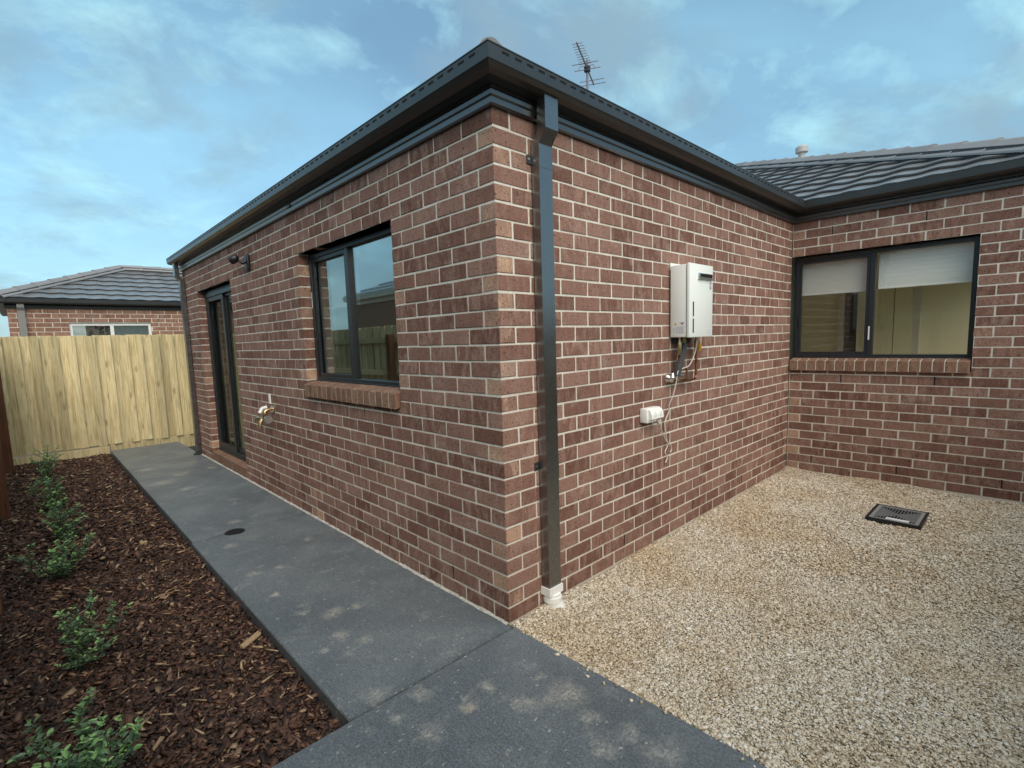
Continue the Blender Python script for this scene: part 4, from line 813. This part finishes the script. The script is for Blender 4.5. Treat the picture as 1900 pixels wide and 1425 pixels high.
# ------------------------------------------------------------------ drain in path, grated pit in gravel
dr = empty('floor_drain', (-0.606, 2.60, 0.0), 'round black floor drain grate set in the dark path', 'drain')
MB().tube([(-0.606, 2.603, 0.0005), (-0.606, 2.603, 0.003)], [0.076, 0.074], 28).build('rim', BLK, dr)
MB().tube([(-0.606, 2.603, 0.0032), (-0.606, 2.603, 0.0036)], 0.066, 28).build('shaft', VOID, dr)
for k in range(-5, 6):
    hh = math.sqrt(max(0, 0.066 ** 2 - (k * 0.0115) ** 2)); MB().box((-0.606 + k * 0.0115 - 0.0022, 2.603 - hh, 0.0037), (-0.606 + k * 0.0115 + 0.0022, 2.603 + hh, 0.0058)).build('bar', BLK, dr)
pit = empty('stormwater_pit', (3.16, -1.135, -0.02), 'grey rectangular slotted pit lid with black frame in the gravel', 'pit lid')
px0, px1, py0, py1 = 2.965, 3.355, -1.295, -0.975
mb = MB(); mb.box((px0 - 0.012, py0 - 0.012, -0.08), (px1 + 0.012, py0 + 0.006, 0.016), 0, 0.002); mb.box((px0 - 0.012, py1 - 0.006, -0.08), (px1 + 0.012, py1 + 0.012, 0.016), 0, 0.002); mb.box((px0 - 0.012, py0, -0.08), (px0 + 0.006, py1, 0.0155), 0, 0.002); mb.box((px1 - 0.006, py0, -0.08), (px1 + 0.012, py1, 0.0155), 0, 0.002)
mb.build('frame', BLK, pit)
lid = MB().box((px0 + 0.006, py0 + 0.006, -0.01), (px1 - 0.006, py1 - 0.006, 0.010)).build('lid', LID, pit)
mb = MB(); a0, a1, b0, b1 = px0 + 0.008, px1 - 0.008, py0 + 0.008, py1 - 0.008
for q in ((a0, b0, a1, b0 + 0.022), (a0, b1 - 0.022, a1, b1), (a0, b0 + 0.022, a0 + 0.022, b1 - 0.022), (a1 - 0.022, b0 + 0.022, a1, b1 - 0.022)): mb.box((q[0], q[1], 0.0102), (q[2], q[3], 0.0135))
mb.build('lid_rim', RIM, lid)
for k in range(13):              # slots: two triangular fields, one on each long (y) side of the lid
    yy = b0 + 0.035 + k * (b1 - b0 - 0.07) / 12; fr_ = 1 - abs(k - 6) / 7.0; ln = 0.125 * fr_
    MB().box((a1 - 0.032 - ln, yy - 0.006, 0.0102), (a1 - 0.032, yy + 0.006, 0.0112)).build('slot', VOID, lid); MB().box((a0 + 0.032, yy - 0.006, 0.0102), (a0 + 0.032 + ln, yy + 0.006, 0.0112)).build('slot', VOID, lid)
mb = MB(); mb.box((a0 + 0.03, b0 + 0.06, 0.0115), (a0 + 0.07, b1 - 0.10, 0.0145)); mb.build('label', LBL, lid)

# ------------------------------------------------------------------ fences
rear = empty('rear_fence', (-0.9, 7.92, -0.1), 'tall new yellow pine lapped paling fence at end of path', 'fence')
_pal = {}
def paling(par, wd, h, axis, pos, dx=0.0):
    key = (round(wd, 2), round(h, 1), axis)
    if key not in _pal:
        me_ = MB().box((-wd / 2, -0.008, 0), (wd / 2, 0.008, h), 0, 0.0022) if axis == 'x' else MB().box((-0.008, -wd / 2, 0), (0.008, wd / 2, h), 0, 0.0022)
        me = bpy.data.meshes.new('paling'); me.from_pydata(me_.v, [], me_.f); me.materials.append(PINE); me.update(); _pal[key] = me
    o = bpy.data.objects.new('paling', _pal[key]); C.objects.link(o); o.location = pos; o.rotation_euler = (random.uniform(-.003, .003), random.uniform(-.006, .006) if axis == 'x' else random.uniform(-.003, .003), random.uniform(-.02, .02)); o.parent = par; o.matrix_parent_inverse = Matrix.Translation(par.location).inverted(); return o
x = -2.08; k = 0
while x < 3.2:
    paling(rear, 0.15, 1.66, 'x', (x, 7.924 + random.uniform(-.002, .002), 0.095 + random.uniform(-.006, .004)))
    paling(rear, 0.10, 1.66, 'x', (x + 0.100 + random.uniform(-.015, .015), 7.896 + random.uniform(-.006, .003), 0.092 + random.uniform(-.012, .004))); x += 0.200
MB().box((-2.10, 7.866, -0.12), (-0.905, 7.882, 0.075), 0, 0.003).build('plinth_board', PINE, rear); MB().box((-0.89, 7.914, -0.12), (3.2, 7.93, 0.09), 0, 0.003).build('plinth_board', PINE, rear)
for z in (0.35, 0.95, 1.55): MB().box((-2.1, 7.936, z), (3.2, 7.976, z + 0.075), 0, 0.003).build('rail', PINE, rear)
side = empty('side_fence', (-2.05, 2.4, -0.1), 'pine paling fence with red brown posts along the garden bed', 'fence')
y = -2.85
while y < 7.86:
    paling(side, 0.15, 1.66, 'y', (-2.098, y, 0.095)); paling(side, 0.10, 1.66, 'y', (-2.115, y + 0.10, 0.095)); y += 0.20
for z in (0.33, 1.0, 1.50): MB().box((-2.085, -2.94, z), (-2.045, 7.87, z + 0.085), 0, 0.003).build('rail', PINE, side)
MB().box((-2.118, -2.94, -0.12), (-2.102, 7.87, 0.09), 0, 0.003).build('plinth_board', PINE, side)
for y in (-2.62, -0.15, 2.32, 4.79, 7.26): MB().box((-2.044, y - 0.055, -0.24), (-1.950, y + 0.055, 1.62), 0, 0.005).build('post', POST, side)

south = empty('unseen_shade_fence', (2.5, -2.95, -0.1), 'unseen pine paling fence added to shade the gravel yard', 'fence')  # fence out of view, put in to darken the yard's right side
x = -2.0
while x < 8.6:
    paling(south, 0.15, 1.66, 'x', (x, -2.958, 0.095)); paling(south, 0.10, 1.66, 'x', (x + 0.10, -2.942, 0.095)); x += 0.20
for z in (0.33, 1.0, 1.50): MB().box((-2.1, -3.012, z), (8.6, -2.968, z + 0.085), 0, 0.003).build('rail', PINE, south)
MB().box((-2.1, -2.952, -0.12), (8.6, -2.936, 0.09), 0, 0.003).build('plinth_board', PINE, south)
# ------------------------------------------------------------------ neighbouring houses
NY, NX = 11.02, -1.86
nh = empty('neighbour_house', (2, 13, -0.26), 'brown brick neighbouring house with grey tiled roof behind the rear fence', 'house')
NW = Wall((NX, NY, -0.235), (1, 0, 0), 0.0); nhole = (0.83, 2.14, 15, 26)
for r in range(8, 30): NW.course(r, 0.0 if r % 2 else 0.12, 6.0, 0.235 if r % 2 else 0.115, [nhole], 'n')
NWe = Wall((NX, NY, -0.235), (0, 1, 0), R(-90))
for r in range(8, 30): NWe.course(r, 0.12 if r % 2 else 0.0, 4.0, 0.115 if r % 2 else 0.235, [], 'n')
mb = MB(); zt = 2.36; hz = (-0.235 + 15 * .086, -0.235 + 26.98 * .086)
for a, b, c0, c1 in ((NX + 0.004, NX + nhole[0], -0.26, zt), (NX + nhole[1], NX + 9, -0.26, zt), (NX + nhole[0], NX + nhole[1], -0.26, hz[0]), (NX + nhole[0], NX + nhole[1], hz[1], zt)): mb.box((a, NY + 0.004, c0), (b, NY + 0.106, c1))
mb.box((NX + 0.004, NY + 0.107, -0.26), (NX + 0.106, NY + 4.0, zt)); nwall = mb.build('wall', MORT, nh)
joined_bricks('brickwork', NW, NW.b, nwall, [BN, BN]); joined_bricks('brickwork', NWe, NWe.b, nwall, [BN, BN])
def mkframe(ya, yb, za, zb, f):
    mb = MB(); wd = 0.045
    for lo, hi in (((ya, f, za), (yb, f + 0.06, za + wd)), ((ya, f, zb - wd), (yb, f + 0.06, zb)), ((ya, f + .001, za + wd), (ya + wd, f + 0.059, zb - wd)), ((yb - wd, f + .001, za + wd), (yb, f + 0.059, zb - wd)), (((ya + yb) / 2 - 0.03, f + .002, za + wd), ((ya + yb) / 2 + 0.03, f + 0.058, zb - wd))): mb.box(lo, hi, 0, 0.003)
    return mb
wn = mkframe(NX + nhole[0] + 0.003, NX + nhole[1] - 0.003, hz[0], hz[1] - 0.012, NY + 0.03).build('window', WFR, nh); tag(wn, 'white framed sliding window')
MB().box((NX + nhole[0] + 0.04, NY + 0.05, hz[0] + 0.03), (NX + nhole[1] - 0.04, NY + 0.055, hz[1] - 0.04)).build('pane', GLASS, wn); MB().box((NX + nhole[0], NY + 0.14, hz[0]), (NX + nhole[1], NY + 0.15, hz[1])).build('blind', GDP, wn)
for u in (1.195, 1.915): MB().box((NX + u - 0.006, NY + 0.002, -0.235 + ZROW(28)), (NX + u + 0.006, NY + 0.02, -0.235 + ZROW(28) + 0.078)).build('weep_hole', VOID, nwall)
npath = [(NX + 9, NY), (NX, NY), (NX, NY + 4.0)]; nn3 = [(0, -1), (-1, 0)]
sweep([(-0.02, 2.345), (0.022, 2.345), (0.03, 2.40), (0.022, 2.43), (0.022, 2.52), (-0.02, 2.52)], npath, nn3).build('fascia', METAL, nh)
sweep([(0.023, 2.425), (0.12, 2.425), (0.15, 2.45), (0.155, 2.515), (0.14, 2.52), (0.023, 2.48)], npath, nn3).build('gutter', METAL, nh)
rect_tube(MB(), [(NX + 0.135, NX + 0.235, NY - 0.062, NY - 0.006, -0.2), (NX + 0.135, NX + 0.235, NY - 0.062, NY - 0.006, 2.30), (NX + 0.135, NX + 0.235, NY - 0.10, NY - 0.045, 2.36), (NX + 0.135, NX + 0.235, NY - 0.10, NY - 0.045, 2.43)]).build('downpipe', GDP, nh)
nez = 2.50; nO = Vector((NX - 0.12, NY - 0.12, nez)); hwid = 2.09
mb = MB(); r0 = nO + Vector((hwid, hwid, hwid * TP)); r1 = nO + Vector((12, hwid, hwid * TP))
mb.poly([nO, nO + Vector((12, 0, 0)), r1, r0]); mb.poly([nO, r0, nO + Vector((0, 2 * hwid, 0))]); mb.poly([nO + Vector((0, 2 * hwid, 0)), r0, r1, nO + Vector((12, 2 * hwid, 0))])
nroof = mb.build('roof', TILE, nh)
roof_plane(nroof, nO, (1, 0), (0, 1), 5.0, 7, None, [(nO, Vector((-1, 1, 0)).normalized()), (r0 + Vector((0, 0, 0)), Vector((0, 1, 0)))])
ridge_caps(nroof, nO + Vector((0.02, 0.02, 0.045)), r0 + Vector((0, 0, 0.05)), None); ridge_caps(nroof, r1 + Vector((-6.5, 0, 0.05)), r0 + Vector((0, 0, 0.05)), None)
# side neighbour across the garden bed (seen in the window glass)
sh = empty('side_neighbour_house', (-6, 2, -0.26), 'brick house with grey roof and pale gutter across the side fence', 'house')
mb = MB(); mb.box((-9.5, -6, -0.26), (-3.55, 9, 2.42)); mb.build('wall', BN, sh)
sweep([(-0.02, 2.36), (0.02, 2.36), (0.02, 2.44), (0.13, 2.45), (0.15, 2.55), (-0.02, 2.55)], [(-9.5, -6), (-3.55, -6), (-3.55, 9), (-9.5, 9)], [(0, -1), (1, 0), (0, 1)]).build('gutter', CREAM, sh)
mb = MB(); a = Vector((-3.42, -6.12, 2.54)); b = Vector((-3.42, 9.12, 2.54)); hh = 3.1
for j in range(10):                # stepped tile courses
    p0 = j * GA * CP; p1 = (j + 1) * GA * CP; z0 = 2.54 + p0 * TP; z1 = 2.54 + p1 * TP
    mb.poly([(-3.42 - p0, -6.12 + p0, z0 + 0.04), (-3.42 - p0, 9.12 - p0, z0 + 0.04), (-3.42 - p1, 9.12 - p1, z1 + 0.012), (-3.42 - p1, -6.12 + p1, z1 + 0.012)]); mb.poly([(-3.42 - p0, -6.12 + p0, z0 + 0.01), (-3.42 - p0, 9.12 - p0, z0 + 0.01), (-3.42 - p0, 9.12 - p0, z0 + 0.04), (-3.42 - p0, -6.12 + p0, z0 + 0.04)])
mb.poly([(-9.6, -6.12, 2.5), (-6.5, -3.1, 3.76), (-3.42, -6.12, 2.5)]); mb.poly([(-9.6, 9.12, 2.5), (-3.42, 9.12, 2.5), (-6.5, 6.1, 3.76)]); mb.poly([(-9.6, -6.12, 2.5), (-9.6, 9.12, 2.5), (-6.5, 6.1, 3.76), (-6.5, -3.1, 3.76)])
mb.build('roof', TILE, sh)

# ------------------------------------------------------------------ antenna
an = empty('tv_antenna', (4.72, 3.0, 4.16), 'metal television antenna on a mast above the front roof', 'antenna')
pv = Vector((4.70, 2.99, 5.40)); bdir = Vector((-0.90, -0.44, 0.0)).normalized(); ed = Vector((bdir.y, -bdir.x, 0)) * 1.0
ed = Vector((-0.50, 0.86, 0)).normalized()
MB().tube([(4.70, 2.99, 4.0), (4.70, 2.99, 5.52)], 0.016, 8).build('mast', ANT, an)
MB().tube([pv - bdir * 0.52, pv + bdir * 0.72], 0.011, 6).build('boom', ANT, an)
for tt, hl in ((-0.50, 0.185), (-0.37, 0.185), (-0.02, 0.19), (0.16, 0.19)): MB().tube([pv + bdir * tt - ed * hl, pv + bdir * tt + ed * hl], 0.0055, 6).build('long_element', ANT, an)
for k in range(9):
    tt = 0.12 + k * 0.068; hl = 0.085 - 0.002 * k; q = pv + bdir * tt + Vector((0, 0, 0.012)); MB().tube([q - ed * hl, q + ed * hl], 0.0045, 6).build('short_element', ANT, an)
q = pv + bdir * 0.04; lp = [q - ed * 0.1 + Vector((0, 0, 0.02)), q + ed * 0.1 + Vector((0, 0, 0.02)), q + ed * 0.115, q + ed * 0.1 - Vector((0, 0, 0.03)), q - ed * 0.1 - Vector((0, 0, 0.03)), q - ed * 0.115, q - ed * 0.1 + Vector((0, 0, 0.02))]
MB().tube(lp, 0.005, 6).build('dipole', ANT, an); MB().box(tuple(pv - Vector((0.035, 0.035, 0.05))), tuple(pv + Vector((0.035, 0.035, 0.035))), 0, 0.006).build('junction_box', BLK, an)

# ------------------------------------------------------------------ shrubs
LV = np.array([(0, 0, 0), (0.5, 0.34, 0.06), (1, 0, 0), (0.5, -0.34, 0.06), (0.22, 0.22, 0.03), (0.22, -0.22, 0.03), (0.8, 0.22, 0.02), (0.8, -0.22, 0.02)])
def shrub(x, y, h, spread, nst, seed, label, leafsize):
    rs = random.Random(seed); z0 = float(bedz(np.array(x), np.array(y))) + 0.0; e = empty('shrub', (x, y, z0), label, 'shrub', 'young shrubs planted in the mulch bed')
    st = MB(); lv = MB()
    def leaf(p, dr, sz, m):
        dr = dr.normalized(); sd2 = dr.cross(Vector((0, 0, 1)))
        if sd2.length < 0.1: sd2 = Vector((1, 0, 0))
        sd2 = sd2.normalized(); up = sd2.cross(dr).normalized(); tw = rs.uniform(-0.7, 0.7); sd3 = sd2 * math.cos(tw) + up * math.sin(tw); up3 = sd3.cross(dr)
        b = len(lv.v)
        for q in LV: lv.v.append(tuple(p + (dr * q[0] + sd3 * q[1] * 0.8 + up3 * (q[2] * 1.5 - 0.25 * q[0] ** 2)) * sz))
        lv.face((b, b + 5, b + 3, b + 7, b + 2), m); lv.face((b, b + 2, b + 6, b + 1, b + 4), m)
    def twig(p, dr, ln, r, depth):
        pts = [p]; n = 5
        for i in range(n):
            dr = (dr + Vector((rs.uniform(-1, 1), rs.uniform(-1, 1), rs.uniform(-0.2, 0.75))) * 0.22).normalized(); pts.append(pts[-1] + dr * ln / n)
        st.tube(pts, [r * (1 - 0.7 * i / n) for i in range(n + 1)], 5)
        for i in range(1, n + 1):
            if depth == 0 or i >= 2:
                for _ in range(2 if depth else 4):
                    a = rs.uniform(0, 6.28); dd = (dr * rs.uniform(0.2, 0.9) + Vector((math.cos(a), math.sin(a), rs.uniform(-0.2, 0.6)))).normalized()
                    tipm = 1 if (i >= n - 0 and rs.random() < 0.75) or rs.random() < 0.05 else 0
                    leaf(pts[i] + Vector((rs.uniform(-.006, .006), rs.uniform(-.006, .006), rs.uniform(-.008, .008))), dd, leafsize * rs.uniform(0.6, 1.2), tipm)
            if depth > 0 and i >= 1:
                for _ in range(2):
                    a = rs.uniform(0, 6.28); dd = (dr * 0.5 + Vector((math.cos(a), math.sin(a), rs.uniform(0.0, 0.8)))).normalized(); twig(pts[i], dd, ln * rs.uniform(0.28, 0.5), r * 0.5, depth - 1)
    for k in range(nst):
        a = 6.28 * k / nst + rs.uniform(-.5, .5); tl = rs.uniform(0.15, 1.0) * spread
        twig(Vector((x, y, z0 - 0.01)), Vector((math.cos(a) * tl, math.sin(a) * tl, 1)), h * rs.uniform(0.7, 1.02), 0.0045, 1)
    st.build('stem', STEM, e); lv.build('foliage', [LEAF, LEAFN], e)
shrub(-1.66, 6.05, 0.36, 0.5, 4, 11, 'young green shrub closest to the rear fence', 0.026)
shrub(-1.67, 4.70, 0.32, 0.6, 4, 12, 'young green shrub second along from the rear fence', 0.026)
shrub(-1.62, 3.55, 0.31, 0.5, 4, 13, 'young green shrub third along from the rear fence', 0.025)
shrub(-1.68, 2.62, 0.30, 0.6, 5, 14, 'bushy young green shrub fourth along from the rear fence', 0.024)
shrub(-1.64, 1.27, 0.31, 0.28, 4, 15, 'upright narrow young shrub with pale tip leaves', 0.022)
shrub(-1.69, 0.36, 0.27, 0.95, 6, 21, 'wide leafy shrub with bright green tips beside the front slab', 0.025)
